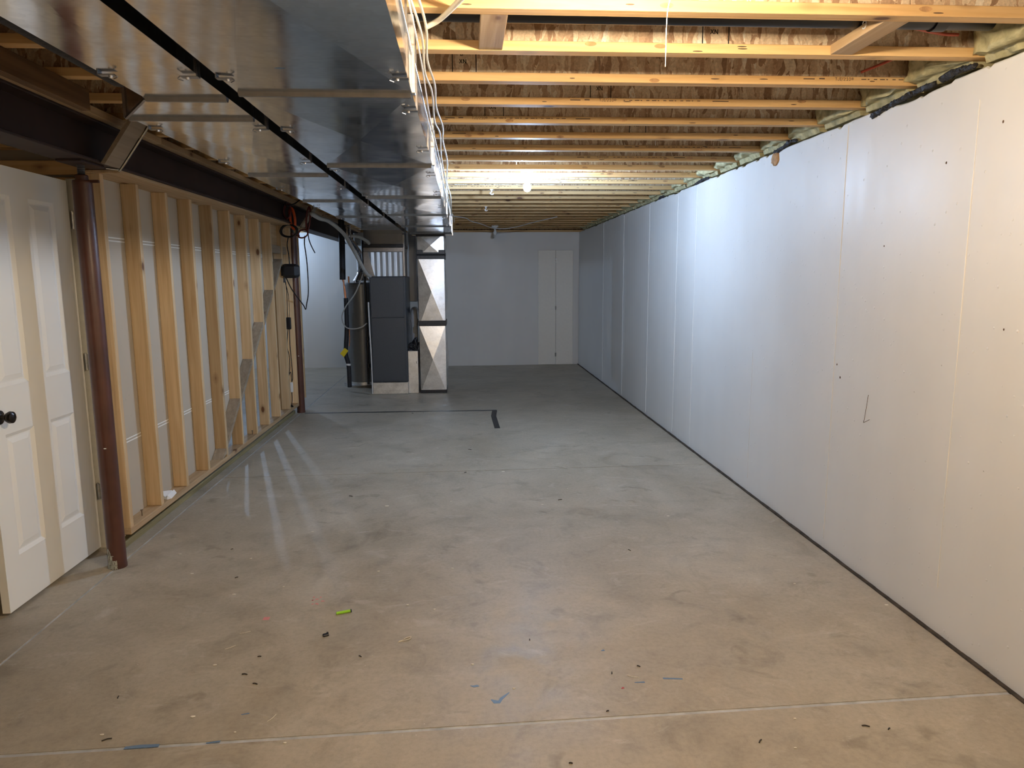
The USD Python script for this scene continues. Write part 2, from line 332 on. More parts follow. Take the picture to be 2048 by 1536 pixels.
blot(.566, 2.416, [(-.005, 0), (.004, .002), (.001, .008)], 'paint_red')
blot(-.923, 3.085, [(-.012, -.012), (.012, -.012), (.012, .012), (-.012, .012)], 'sticker_pink')
for k in range(9):
    x, y = -.76 + .09 * rnd.random(), 3.2 + .1 * rnd.random()
    blot(x, y, [(0, 0), (.012 * rnd.random() + .003, .002), (.002, .008)], 'sticker_pink')

# right wall: poured concrete with a ragged upper edge and cast seams
wr = thing('wall_right', 'long white painted poured concrete wall with fine vertical seams', 'wall', kind='structure')
n = 900
ys = np.linspace(YF, YB + .2, n)
zt = HW + .012 * (meshkit.fbm(np.stack([ys * 5, 0 * ys, 0 * ys], -1), 3, 3) - .5) - np.where(meshkit.noise(np.stack([ys * 13, 0 * ys, 0 * ys], -1), 11) > .80, .010, 0)
zt = np.where((ys > 3.05) & (ys < 3.32), zt - .018 * np.sin((ys - 3.05) / .27 * np.pi), zt)
v = np.vstack([np.stack([0 * ys + XR, ys, 0 * ys - .1], -1), np.stack([0 * ys + XR, ys, zt - .006], -1), np.stack([0 * ys + XR + .006, ys, zt], -1), np.stack([0 * ys + XR + .2, ys, zt], -1)])
f = [[k * n + i, k * n + i + 1, (k + 1) * n + i + 1] for k in range(3) for i in range(n - 1)] + [[k * n + i, (k + 1) * n + i + 1, (k + 1) * n + i] for k in range(3) for i in range(n - 1)]
obj('wall_face', trimesh.Trimesh(v, np.array(f)[:, ::-1], process=False), 'white_paint', wr)
for y0, w, zlo, zhi in ((3.69, .0035, .06, 2.29), (2.735, .0035, .2, 2.19), (6.64, .004, .03, 2.29), (6.10, .004, .02, 2.29), (7.66, .004, .03, 2.29), (8.9, .004, .02, 2.29), (4.78, .003, .1, 1.0), (10.2, .004, .02, 2.29), (1.6, .0035, .03, 2.29), (.6, .0035, .03, 2.29)):
    zz = np.linspace(zlo, zhi, 40)
    p = np.stack([0 * zz + XR - .0004, y0 + .006 * (meshkit.fbm(np.stack([zz * 2, 0 * zz + y0, 0 * zz], -1), 2) - .5), zz], -1)
    obj('form_seam', tube(p, w * (.35 + .5 * meshkit.noise(np.stack([zz * 7, 0 * zz + y0 * 3, 0 * zz], -1), 4)), 5, smooth_path=False), 'seam_paint', wr, smooth=True)
# pencil tick and small pock marks on it
obj('pencil_mark', [tube([(XR - .0006, 3.345, .935), (XR - .0006, 3.36, .84), (XR - .0006, 3.37, .79)], .0012, 4), tube([(XR - .0006, 3.37, .79), (XR - .0006, 3.32, .815)], .0011, 4)], 'print_ink', wr)
for y, z, r in ((3.62, .985, .006), (3.66, 1.05, .005), (2.50, 1.32, .004), (2.9, 1.98, .005), (3.3, 1.66, .004), (2.6, 2.08, .005)):
    obj('pock_mark', lumpy((XR + .001, y, z), (.006, r * 2, r * 2.4), int(y * 50), sub=2), 'print_ink', wr)
wb = obj('wall_back', box(XL, XR + .2, YB, YB + .2, -.1, HW), 'white_paint')
tag(wb, 'white painted concrete end wall of the basement', 'wall', kind='structure')
tag(obj('wall_left', box(XL - .2, XL, YF, YB + .2, -.1, HW), 'white_paint'), 'far concrete wall of the dark room beyond the stud partition', 'wall', kind='structure')
tag(obj('wall_front', box(XL, XR + .2, YF - .2, YF, -.1, HW), 'white_paint'), 'concrete wall behind the viewer', 'wall', kind='structure')
ce = thing('ceiling', 'strand board subfloor seen between the ceiling joists', 'ceiling', kind='structure')
for k in range(7):
    y0 = YF - .2 + k * 2.44
    obj('subfloor_panel', box(XL - .2, XR + .2, y0 + .0015, min(y0 + 2.4385, YB + .2), TOP, TOP + .018), 'osb', ce)
# rim boards and sill plate that close the floor structure on top of the walls
rim = thing('trim_2', 'lumber sill plate and rim board on top of the concrete walls', 'rim', kind='structure')
obj('sill_plate', box(XR + .11, XR + .19, YF, YB + .19, HW + .006, ZJ), 'dark_lumber', rim)
obj('sill_plate', box(XL - .19, XR + .10, YB + .03, YB + .17, HW + .001, ZJ), 'lumber_x', rim)
obj('sill_plate', box(XL - .19, XL - .05, YF, YB + .03, HW + .001, ZJ), 'lumber_y', rim)
obj('sill_plate', box(XL - .05, XR + .05, YF - .17, YF - .03, HW + .001, ZJ), 'lumber_x', rim)
obj('rim_board', box(XR + .16, XR + .19, YF - .2, YB + .19, ZJ, TOP), 'osb', rim)
obj('rim_board', box(XL - .19, XR + .16, YB + .13, YB + .17, ZJ, TOP), 'osb', rim)
obj('rim_board', box(XL - .19, XL - .16, YF - .2, YB + .13, ZJ, TOP), 'osb', rim)
obj('rim_board', box(XL - .16, XR + .16, YF - .19, YF - .16, ZJ, TOP), 'osb', rim)

# ------------------------------------------------------------------ ceiling joists
ORD = ['first', 'second', 'third', 'fourth', 'fifth', 'sixth', 'seventh', 'eighth', 'ninth', 'tenth', 'eleventh', 'twelfth', 'thirteenth', 'fourteenth', 'fifteenth', 'sixteenth', 'seventeenth', 'eighteenth', 'nineteenth', 'twentieth', 'twenty-first', 'twenty-second', 'twenty-third', 'twenty-fourth', 'twenty-fifth', 'twenty-sixth']
def jy(k): return 2.329 + .4057 * k
def text_on_front(s, x, y, z, h, bold=False):
    m = meshkit.text_mesh(s, h, .0006, bold)
    m.apply_transform(trimesh.transformations.rotation_matrix(math.pi / 2, (1, 0, 0))); m.apply_translation((x, y, z)); return m
prints = {2: 1.62, 3: .66, 4: .05, 5: -.62, 6: 1.2, 7: .95, 10: .9, 11: -.05}
for k in range(-12, 25):
    y = jy(k)
    if k >= 0: lab = f'wooden I-joist under the floor above, {ORD[k]} whole one counting away from the camera'
    else: lab = f'wooden I-joist overhead, {ORD[-k - 1]} back from the nearest one wholly in view'
    j = thing('floor_joist', lab, 'joist', 'I-joists carrying the floor above' if k >= 0 else 'I-joists behind the camera')
    x0, x1 = XL - .15, XR + .155
    obj('bottom_flange', cbox(x0, x1, y, y + .053, ZJ, ZJ + .035, .0015), 'lumber_x', j)
    obj('top_flange', box(x0, x1, y, y + .053, TOP - .035, TOP - .0005), 'lumber_x', j)
    wy0, wy1 = y + .022, y + .031
    xs = sorted([x0 + 2.4 * q + (k * .77) % 2.4 for q in range(4)]); xs = [x0] + [q for q in xs if x0 + .2 < q < x1 - .2] + [x1]
    for a, b in zip(xs[:-1], xs[1:]):
        obj('web', box(a + .0015, b - .0015, wy0, wy1, ZJ + .035, TOP - .035), 'osb', j)
    if k in prints:
        px, pz = prints[k], ZJ + .0205
        obj('print', [text_on_front('TJI/210\u00ae', px, y + .0003, pz - .003, .0135), box(px - .14, px - .09, y - .0003, y + .001, pz + .001, pz + .005), box(px - .07, px - .045, y - .0003, y + .001, pz + .002, pz + .007)]
            + [box(px + .12 + .028 * q, px + .12 + .028 * q + .008 + .014 * ((q * 7 + k) % 3) / 2, y - .0003, y + .001, pz + .002, pz + .0055) for q in range(14)]
            + [box(px + .56, px + .64, y - .0003, y + .001, pz + .001, pz + .005)], 'print_ink', j)
    if k in (1, 2, 3, 4, 5):
        sx = {1: .9, 2: -.04, 3: .62, 4: .12, 5: 1.0}[k]
        obj('stamp', [text_on_front('XN', sx + .03, wy0 - .0002, ZJ + .075, .016, True), text_on_front('B', sx + .035, wy0 - .0002, ZJ + .105, .014, True), 
                      box(sx, sx + .004, wy0 - .0008, wy0 + .001, ZJ + .036, TOP - .04), box(sx + .1, sx + .104, wy0 - .0008, wy0 + .001, ZJ + .036, TOP - .04)], 'black_ink', j)
    if k >= 0:
        for q in range(5):
            kx = -.1 + 2.0 * rnd.random(); kz = ZJ + .006 + .022 * rnd.random()
            if rnd.random() < .28: el = prism(sg.Point(0, 0).buffer(1), .0006); el.apply_scale((.022, .008, 1)); mm = 'brown_foam'
            else: el = prism(sg.Point(0, 0).buffer(1), .0006); el.apply_scale((.011 + .01 * rnd.random(), .002, 1)); mm = 'print_ink'
            el = rot(el, (1, 0, 0), 90); el.apply_translation((kx, y, kz)); obj('wood_knot', el, mm, j)
# blocking between the two nearest joists
b = obj('joist_block', cbox(.064, .150, jy(0) + .0535, jy(1) - .0005, ZJ + .001, ZJ + .037, .002), 'lumber_y')
tag(b, 'short lumber block between the two nearest joists, beside the metal duct', 'block', 'blocks between joists')
b = obj('joist_block', cbox(1.386, 1.472, jy(0) + .0535, jy(1) - .0005, ZJ + .001, ZJ + .037, .002), 'lumber_y')
tag(b, 'short lumber block between the two nearest joists, beside the white wall', 'block', 'blocks between joists')
b = obj('cable_ring', tube([(1.383 + .0, 2.50 + .012 * math.cos(a), ZJ + .03 + .013 * math.sin(a)) for a in np.linspace(.4, 5.6, 9)], .0025, 6), 'white_plastic')
tag(b, 'small white plastic cable loop fixed to the lumber block near the wall', 'cable clip')

# insulation batts stuffed in the joist ends over the wall
for k in range(0, 24):
    y0, y1 = jy(k) + .056, jy(k + 1) - .003
    m = trimesh.creation.box((1, 1, 1))
    for _ in range(4): m = m.subdivide()
    vv = np.array(m.vertices); nrm = vv / (np.abs(vv).max(1, keepdims=True) + 1e-9)
    x0 = 1.90 + .05 * rnd.random()
    vv = np.stack([(x0 + XR + .155) / 2 + vv[:, 0] * (XR + .155 - x0), (y0 + y1) / 2 + vv[:, 1] * (y1 - y0), (ZJ + .004 + TOP - .04) / 2 + vv[:, 2] * (TOP - .044 - ZJ)], -1)
    d = meshkit.fbm(vv * 14 + k * 5, 3, k) - .5
    left = np.clip((XR + .02 - vv[:, 0]) / .12, 0, 1)
    vv[:, 0] += d * .10 * left + .05 * left * ((vv[:, 1] - (y0 + y1) / 2) / (y1 - y0) * 2) ** 2
    vv[:, 2] -= np.where(vv[:, 2] < ZJ + .03, np.clip(d * .05, -.01, .03) * np.clip((XR - .01 - vv[:, 0]) / .03, 0, 1), 0)
    low = (vv[:, 2] < ZJ + .05) & (vv[:, 0] > XR + .004)
    vv[low, 2] = HW + .012 + .006 * (d[low] + .5)
    o = obj('insulation_batt', trimesh.Trimesh(vv, m.faces, process=False), 'insulation', smooth=True)
    tag(o, f'yellow fibreglass insulation over the white wall in the {ORD[k]} joist bay from the camera', 'insulation', 'insulation batts above the wall')
# black foam seal scraps and dried foam on the wall top
def scrap(pts, r, label, m='black_foam', name='sill_seal_scrap', cat='foam strip'):
    p = spline(pts, 14); rr = r * (.7 + .6 * meshkit.noise(p * 31, 3)); rr[0] *= .4; rr[-1] *= .4
    t = tube(p, rr * .72, 9, smooth_path=False); vv = np.array(t.vertices)
    vv += (np.stack([meshkit.noise(vv * 160 + q * 9, q) for q in range(3)], -1) - .5) * .012
    t.vertices = vv; tag(obj(name, t, m), label, cat)
scrap([(1.985, 3.0, 2.318), (1.984, 3.1, 2.318), (1.985, 3.22, 2.312), (1.985, 3.36, 2.300), (1.986, 3.47, 2.285)], .016, 'frayed black foam strip drooping over the wall top near the camera')
scrap([(1.987, 2.76, 2.322), (1.985, 2.86, 2.330), (1.987, 2.97, 2.325)], .018, 'thick black foam lump on the wall top nearest the camera')
scrap([(1.987, 4.26, 2.322), (1.980, 4.34, 2.328), (1.984, 4.44, 2.312), (1.987, 4.58, 2.300)], .015, 'black foam strip on the wall top above the brown foam blob')
scrap([(1.987, 5.8, 2.315), (1.984, 5.95, 2.318), (1.987, 6.15, 2.308)], .014, 'black foam strip on the wall top beside the lit bulb')
scrap([(1.987, 7.1, 2.312), (1.984, 7.2, 2.318), (1.987, 7.3, 2.308)], .014, 'farthest black foam strip on the wall top beyond the lit bulb')
tag(obj('dried_foam', lumpy((1.989, 4.555, 2.262), (.03, .10, .085), 4), 'brown_foam', smooth=True), 'round blob of dried brown foam stuck to the top of the white wall', 'foam')

# ------------------------------------------------------------------ steel beam, posts
bm = thing('steel_beam', 'dark red steel I-beam running lengthwise under the joists', 'beam', kind='thing')
BX = -1.88
obj('bottom_flange', cbox(BX - .083, BX + .083, YF + .02, YB - .01, 2.100, 2.112, .002), 'beam_red', bm)
obj('top_flange', cbox(BX - .083, BX + .083, YF + .02, YB - .01, 2.294, 2.306, .002), 'beam_red', bm)
obj('web', box(BX - .004, BX + .004, YF + .02, YB - .01, 2.112, 2.294), 'beam_red', bm)
for k in range(4):
    a, b_ = YF + .02 + 4 * k, min(YF + .018 + 4 * (k + 1), YB - .01)
    obj('nailer', cbox(BX - .13, BX + .127, a, b_, 2.3062, ZJ - .0005, .002), 'lumber_y', bm)
def post(x, y, label, scrape):
    p = thing('steel_post', label, 'post', 'red steel posts under the beam', 'thing', loc=(x, y, 0))
    obj('pipe', lathe([(0, .0), (.047, .0), (.047, .018), (.0455, .022), (.0455, 2.0), (.043, 2.012), (0, 2.012)], n=40), 'oxide_red', p, smooth=35)
    obj('collar', lathe([(0, 2.0), (.03, 2.0), (.03, 2.035), (.026, 2.04), (0, 2.04)]), 'oxide_red', p, smooth=35)
    obj('jack_screw', lathe([(0, 2.03)] + [(.0155 if q % 2 else .018, 2.03 + .004 * q) for q in range(15)] + [(0, 2.09)]), 'dark_steel', p)
    obj('turn_bar', cbox(-.02, .082, -.008, .008, 2.002, 2.016, .002), 'oxide_red', p)
    obj('cap_plate', cbox(-.06, .06, -.11, .11, 2.088, 2.0995, .002), 'beam_red', p)
    if scrape:
        th = np.linspace(-2.35, -1.15, 26); g = []
        for i in range(25):
            for q in range(30):
                z0, z1 = q * .004 + .001, (q + 1) * .004 + .001
                lim = .118 * (1 - .55 * i / 25) + .03 * (meshkit.fbm(np.array([th[i] * 6, z0 * 30, 0]), 3, 2) - .5)
                if z0 < lim and meshkit.noise(np.array([th[i] * 14, z0 * 90, 0]), 6) > .22 and not (.045 < z0 < .07 and i > 14):
                    r = .0459 if z0 > .022 else .0474
                    g.append(np.array([[r * math.cos(a), r * math.sin(a), z] for a, z in ((th[i], z0), (th[i + 1], z0), (th[i + 1], z1), (th[i], z1))]))
        vv = np.vstack(g); ff = np.arange(len(vv)).reshape(-1, 4)
        o = obj('scraped_paint', (vv, ff), 'rusty_scrape', p); o.SetCustomDataByKey('label', 'bare pale patch at the foot')
    obj('paint_fleck', lumpy((.012, -.0445, .66), (.016, .003, .006), 3, sub=2), 'paper_white', p)
    return p
post(-1.887, 3.752, 'red oxide steel post beside the open white door, paint scraped off its foot', True)
post(-1.915, 8.2, 'red oxide steel post at the far end of the stud wall, hung with cords', False)
# sloping boards beside the beam
for y, lab in ((3.76, 'sloping wood board from the beam edge to the joists above the near post'), (8.05, 'sloping wood board from the beam edge up to the joists by the far post')):
    q = obj('slanted_board', hull([(x, yy, z) for yy in (y, y + .155) for x, z in ((-1.795, 2.098), (-1.775, 2.094), (-1.625, ZJ - .003), (-1.60, ZJ - .003))]), 'lumber_gray'); tag(q, lab, 'board', 'boards beside the beam')
tag(obj('metal_strap', tube([(-1.83, 3.885, 2.0925), (-1.785, 3.922, 2.0915), (-1.764, 3.9225, 2.104), (-1.60, 3.9225, 2.33)], .006, 6, 6), 'hinge_metal'), 'thin grey metal strap edge running along the near sloping board', 'strap')
tag(obj('panning_sheet', box(-1.60, -1.21, 3.93, 4.76, ZJ - .003, ZJ - .001), 'galvanized'), 'sheet metal panel nailed under the joists between beam and duct', 'sheet metal')
tag(obj('ceiling_board', cbox(-1.66, -1.62, 2.0, 3.35, 2.255, ZJ - .001, .002), 'dark_lumber'), 'brown board on edge under the joists beside the beam nailer', 'board')

# ------------------------------------------------------------------ stud partition
sw = thing('wall_middle', 'open wood stud partition with grey drywall on its back side', 'wall', kind='structure')
SX0, SX1 = -2.009, -1.92
def sy(n): return 4.0 + .413 * n
for nst in range(12):
    y = sy(nst) - (.06 if nst == 11 else 0)
    y -= .03 if nst == 10 else 0
    obj('stud', cbox(SX0, SX1, y, y + .038, .1255, 2.082, .002), 'lumber_z', sw)
obj('bottom_plate', cbox(SX0, SX1, 4.0, 8.14, .087, .125, .002), 'lumber_y', sw)
obj('top_plate', cbox(SX0, -1.808, 3.99, 8.14, 2.0825, 2.0990, .002), 'lumber_y', sw)
obj('top_plate', cbox(SX0, -1.808, 8.262, 8.56, 2.0825, 2.0990, .002), 'lumber_y', sw)
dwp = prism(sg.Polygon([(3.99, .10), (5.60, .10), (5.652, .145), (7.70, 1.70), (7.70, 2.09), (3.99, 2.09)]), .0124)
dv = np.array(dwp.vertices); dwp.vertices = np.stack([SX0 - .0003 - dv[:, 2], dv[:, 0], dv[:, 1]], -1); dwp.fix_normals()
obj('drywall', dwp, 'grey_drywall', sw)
for z in (.585, 1.755):
    ye = 6.10 if z < 1 else 7.68
    obj('drywall_joint', [box(SX0 - .0005, SX0 + .0004, 4.0, ye, z - .013, z - .006), box(SX0 - .0005, SX0 + .0004, 4.0, ye, z + .005, z + .012)], 'drywall_edge', sw)
# diagonal blocks stepping up between the studs
zb = [.191, .525, .816, 1.123, 1.419, 1.736]
for i, nst in enumerate(range(4, 10)):
    y1, z1 = sy(nst) - .0005, zb[i]
    y0 = sy(nst - 1) + .0385; z0 = z1 - (.29 if i else .066)
    if i == 0: y0 = y1 - .10
    obj('diagonal_block', hull([(x, a, c) for x in (SX0 + .003, SX1 - .002) for a, c in ((y0, z0), (y1, z1), (y1, z1 - .046), (y0, max(z0 - .046, .126)))]), 'lumber_gray', sw)
obj('plywood_gusset', cbox(-1.985, -1.965, sy(8) + .04, sy(10) - .032, 1.80, 2.08, .002), 'lumber_y', sw)
obj('gusset_block', cbox(-1.964, -1.93, sy(8) + .06, sy(9) + .25, 1.79, 1.87, .002), 'lumber_gray', sw)
obj('end_plywood', cbox(SX0 - .0145, SX0 - .0005, sy(9) + .01, 8.52, .09, 2.09, .001), 'lumber_z', sw)
for y in (4.22, 5.30, 6.46):
    obj('floating_nail', [cyl((-1.955, y, .09), (-1.955, y, .160), .0035, 8), cyl((-1.955, y, .158), (-1.955, y, .162), .008, 10)], 'steel_nail', sw)
sp = obj('sole_plate', cbox(-2.06, -1.966, 4.02, 8.14, .0003, .038, .003), 'treated_y')
tag(sp, 'weathered treated lumber plate on the concrete under the hanging stud wall', 'plate')
pa = thing('paper_box', 'crumpled white paper carton lying on the bottom plate between studs', 'paper box')
obj('panel', hull([(-2.00, 4.56, .1255), (-1.935, 4.53, .1255), (-1.93, 4.63, .1255), (-2.0, 4.66, .1255), (-1.99, 4.57, .168), (-1.955, 4.66, .150)]), 'paper_white', pa)
obj('flap', hull([(-1.934, 4.53, .1257), (-1.914, 4.55, .1258), (-1.916, 4.64, .136), (-1.932, 4.64, .16), (-1.936, 4.54, .15)]), 'paper_white', pa)

# doorway beyond the post
dw = thing('wall_doorway', 'framed doorway wall behind the open white door', 'wall', kind='structure')
obj('door_jamb', cbox(-2.116, -2.0455, 4.03, 4.15, 0.0, 2.06, .003), 'jamb_paint', dw)
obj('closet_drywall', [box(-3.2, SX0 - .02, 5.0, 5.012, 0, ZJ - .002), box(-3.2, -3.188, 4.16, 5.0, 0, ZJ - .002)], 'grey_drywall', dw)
obj('jack_stud', cbox(-2.044, -2.0095, 4.03, 4.12, .0, 2.08, .002), 'lumber_z', dw)
obj('header', cbox(-3.2, -2.01, 4.05, 4.088, 2.085, 2.155, .002), 'lumber_x', dw)
obj('header', cbox(-3.2, -2.01, 4.10, 4.138, 2.02, 2.075, .002), 'lumber_x', dw)
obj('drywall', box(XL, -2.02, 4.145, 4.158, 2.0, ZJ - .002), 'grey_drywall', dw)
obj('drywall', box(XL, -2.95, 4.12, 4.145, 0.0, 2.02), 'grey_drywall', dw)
tag(obj('scrap_lumber', cbox(-2.7, -2.215, 3.86, 3.95, 2.19, 2.228, .002), 'lumber_x'), 'short lumber offcut nailed above the open door beyond the beam', 'board')
# the door leaf, standing open
d = thing('door_1', 'white four panel interior door standing open beside the red post', 'door', kind='structure')
X0, Y0, Y1, Z0, Z1 = -2.1, 3.195, 4.012, .016, 2.046
pan = [(3.30, 3.515, .255, .828), (3.655, 3.872, .255, .828), (3.30, 3.515, 1.045, 1.915), (3.655, 3.872, 1.045, 1.915)]
face = sg.box(Y0, Z0, Y1, Z1)
for a, b_, c, e_ in pan: face = face.difference(sg.box(a, c, b_, e_))
def yz(poly, x, h):
    m = prism(poly, h); vv = np.array(m.vertices); m.vertices = np.stack([x + vv[:, 2], vv[:, 0], vv[:, 1]], -1); m.fix_normals(); return m
obj('leaf', yz(face, X0 - .035, .035), 'door_paint', d)
for a, b_, c, e_ in pan:
    s, dp = .032, .011
    o_ = [(X0, a, c), (X0, b_, c), (X0, b_, e_), (X0, a, e_)]
    i_ = [(X0 - dp, a + s * .55, c + s * .55), (X0 - dp, b_ - s * .55, c + s * .55), (X0 - dp, b_ - s * .55, e_ - s * .55), (X0 - dp, a + s * .55, e_ - s * .55)]
    j_ = [(X0 - dp, a + s * .75, c + s * .75), (X0 - dp, b_ - s * .75, c + s * .75), (X0 - dp, b_ - s * .75, e_ - s * .75), (X0 - dp, a + s * .75, e_ - s * .75)]
    k_ = [(X0 - .004, a + s * 1.5, c + s * 1.5), (X0 - .004, b_ - s * 1.5, c + s * 1.5), (X0 - .004, b_ - s * 1.5, e_ - s * 1.5), (X0 - .004, a + s * 1.5, e_ - s * 1.5)]
    bk = [(X0 - .030, p[1], p[2]) for p in o_]
    vv = np.array(o_ + i_ + j_ + k_ + bk); q = []
    for r in range(3):
        for t in range(4): q.append([r * 4 + t, r * 4 + (t + 1) % 4, (r + 1) * 4 + (t + 1) % 4, (r + 1) * 4 + t])
    q += [[12, 13, 14, 15], [19, 18, 17, 16]] + [[16 + t, 16 + (t + 1) % 4, (t + 1) % 4, t] for t in range(4)]
    obj('panel', (vv, np.array(q)), 'door_paint', d)
kn = lathe([(0, 0), (.032, 0), (.032, .006), (.012, .012), (.011, .03), (.022, .036), (.028, .048), (.026, .06), (.015, .067), (0, .068)])
kn.apply_transform(trimesh.transformations.rotation_matrix(math.pi / 2, (0, 1, 0))); kn.apply_translation((X0 + .0005, 3.268, .915))
obj('knob', kn, 'knob_bronze', d, smooth=40)
for z in (1.84, 1.078, .34):
    obj('hinge', [cyl((-2.092, 4.024, z - .045), (-2.092, 4.024, z + .045), .007, 12), box(-2.094, -2.06, 4.022, 4.028, z - .044, z + .044), cyl((-2.092, 4.024, z + .045), (-2.092, 4.024, z + .05), .005, 8)], 'hinge_metal', d)

# ------------------------------------------------------------------ ducts
DZ = 2.10
def duct_bottom(x0, x1, y0, y1, drop=.010, x0b=None):
    xa, xb = x0, (x0 if x0b is None else x0b)
    h = .238
    c = ((xa + xb + 2 * x1) / 4, (y0 + y1) / 2, DZ - drop)
    v = [(xa, y0, DZ), (x1, y0, DZ), (x1, y1, DZ), (xb, y1, DZ), c, (xa, y0, DZ + h), (x1, y0, DZ + h), (x1, y1, DZ + h), (xb, y1, DZ + h), (x1 + drop * .5, (y0 + y1) / 2, DZ + h / 2), ((xa + xb) / 2, (y0 + y1) / 2, DZ + h / 2)]
    f = [[0, 4, 1], [1, 4, 2], [2, 4, 3], [3, 4, 0], [1, 2, 9], [2, 7, 9], [7, 6, 9], [6, 1, 9], [0, 5, 10], [5, 8, 10], [8, 3, 10], [3, 0, 10], [5, 6, 7], [5, 7, 8], [0, 1, 6], [0, 6, 5], [3, 8, 7], [3, 7, 2]]
    m = trimesh.Trimesh(v, f, process=False); m.fix_normals(); return m
def cleat(x0, x1, y, h=.012, w=.034):
    return hull([(x0 + .004, y - w / 2, DZ + .001), (x0 + .004, y + w / 2, DZ + .001), (x0 + .004, y - w / 6, DZ - h), (x0 + .004, y + w / 6, DZ - h), (x1 - .004, y - w / 2, DZ + .001), (x1 - .004, y + w / 2, DZ + .001), (x1 - .004, y - w / 6, DZ - h), (x1 - .004, y + w / 6, DZ - h)])
def hanger(t, x, y, s):
    """strap bent under the duct edge with a screw; s = +1 lies toward +x"""
    o = obj('hanger_strap', [cbox(x - .012 * 0 , x + s * .045, y - .013, y + .013, DZ - .0085, DZ - .0065, .0006), cbox(x - s * .002, x + s * .001, y - .013, y + .013, DZ - .008, ZJ - .01, .0005), tube([(x + s * .045, y - .013, DZ - .0075), (x + s * .052, y - .01, DZ - .014), (x + s * .04, y - .004, DZ - .018)], .0016, 5)], 'cleat_metal', t)
    obj('screw', lathe([(0, -.006), (.005, -.006), (.006, 0), (0, 0)], (x + s * .03, y, DZ - .0085), 10), 'screw_metal', o)
rd = thing('return_duct', 'wide galvanized trunk duct along the open joists', 'duct')
J = [-.85, .58, 2.375, 3.815, 5.25, 6.68, 8.1, 9.32, 9.75]
for a, b_ in zip(J[:-1], J[1:]):
    obj('duct_section', duct_bottom(-.700, -.157, a + .001, b_ - .001, .010 if b_ < 9 else .0003), 'galvanized', rd)
for y in J[1:-1]:
    obj('slip_cleat', cleat(-.700, -.157, y), 'cleat_metal', rd)
    obj('side_cleat', cbox(-.158, -.146, y - .014, y + .014, DZ, ZJ - .008, .002), 'galvanized_bright', rd)
obj('side_rib', cbox(-.1565, -.150, .6, 9.7, 2.215, 2.223, .001), 'galvanized_bright', rd)
for y in (2.17, 2.572, 3.337, 4.111, 5.0, 5.9, 6.9, 7.9, 8.9): hanger(rd, -.155, y, -1)
for y in (1.3, 2.173, 2.9, 3.9, 5.1, 6.3, 7.5): hanger(rd, -.702, y + .02, 1)
obj('end_cap', cbox(-.702, -.150, 9.751, 9.757, DZ - .004, ZJ - .008, .001), 'galvanized', rd)
obj('scuff_mark', lumpy((-.50, 2.095, DZ - .003), (.03, .012, .002), 5, sub=2), 'paint_blue', rd).SetCustomDataByKey('label', 'small bright blue paint smear')
sd = thing('supply_duct', 'narrower galvanized trunk duct nearer the steel beam, widening in a taper', 'duct')
obj('duct_section', duct_bottom(-1.015, -.752, -.6, 1.03, .001), 'galvanized', sd)
obj('duct_section', duct_bottom(-1.015, -.752, 1.032, 2.45, .001), 'galvanized', sd)
obj('taper_section', duct_bottom(-1.015, -.752, 2.455, 2.74, .001, -1.205), 'galvanized', sd)
L = [2.745, 4.16, 5.5, 6.87, 8.5, 9.43]
for a, b_ in zip(L[:-1], L[1:]): obj('duct_section', duct_bottom(-1.195, -.752, a + .001, b_ - .001, .005), 'galvanized', sd)
for y in [1.03, 2.452, 2.742] + L[1:-1]:
    obj('slip_cleat', cleat(-1.015 if y < 2.5 else -1.197, -.752, y), 'cleat_metal', sd)
obj('corner_angle', tube([(-1.014, 2.455, DZ - .002), (-1.204, 2.74, DZ - .002)], .006, 5), 'cleat_metal', sd)
obj('corner_angle', [cbox(-1.022, -1.012, 2.45, 2.462, DZ, ZJ - .01, .001), cbox(-1.212, -1.200, 2.735, 2.75, DZ, ZJ - .01, .001)], 'cleat_metal', sd)
for y in (2.17, 1.2): hanger(sd, -1.017, y, 1)
for y in (2.915, 3.694, 4.771, 5.9, 7.0): hanger(sd, -1.197, y, 1)
for y in (2.18, 2.896, 3.683, 4.7, 5.8, 6.9): hanger(sd, -.750, y, -1)
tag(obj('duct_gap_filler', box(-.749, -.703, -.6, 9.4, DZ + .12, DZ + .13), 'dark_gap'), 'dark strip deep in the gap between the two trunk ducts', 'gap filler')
tag(obj('black_pipe', [tube([(-1.075, 1.78, 2.165), (-1.075, 2.1, 2.165), (-1.075, 2.42, 2.165)], .042, 16)], 'black_foam', smooth=True), 'black foam covered pipe hugging the left edge of the ducts', 'pipe')
dp = thing('drain_pipe', 'black plastic drain pipe crossing in the bay behind the nearest joist', 'pipe')
obj('pipe_run', tube([(-5.4, 2.555, 2.425), (-2.2, 2.555, 2.42), (1.60, 2.555, 2.42), (1.69, 2.555, 2.42)], .040, 20, 2), 'black_plastic', dp, smooth=True)
obj('coupling', cyl((1.66, 2.555, 2.42), (1.705, 2.555, 2.42), .046), 'black_plastic', dp, smooth=40)

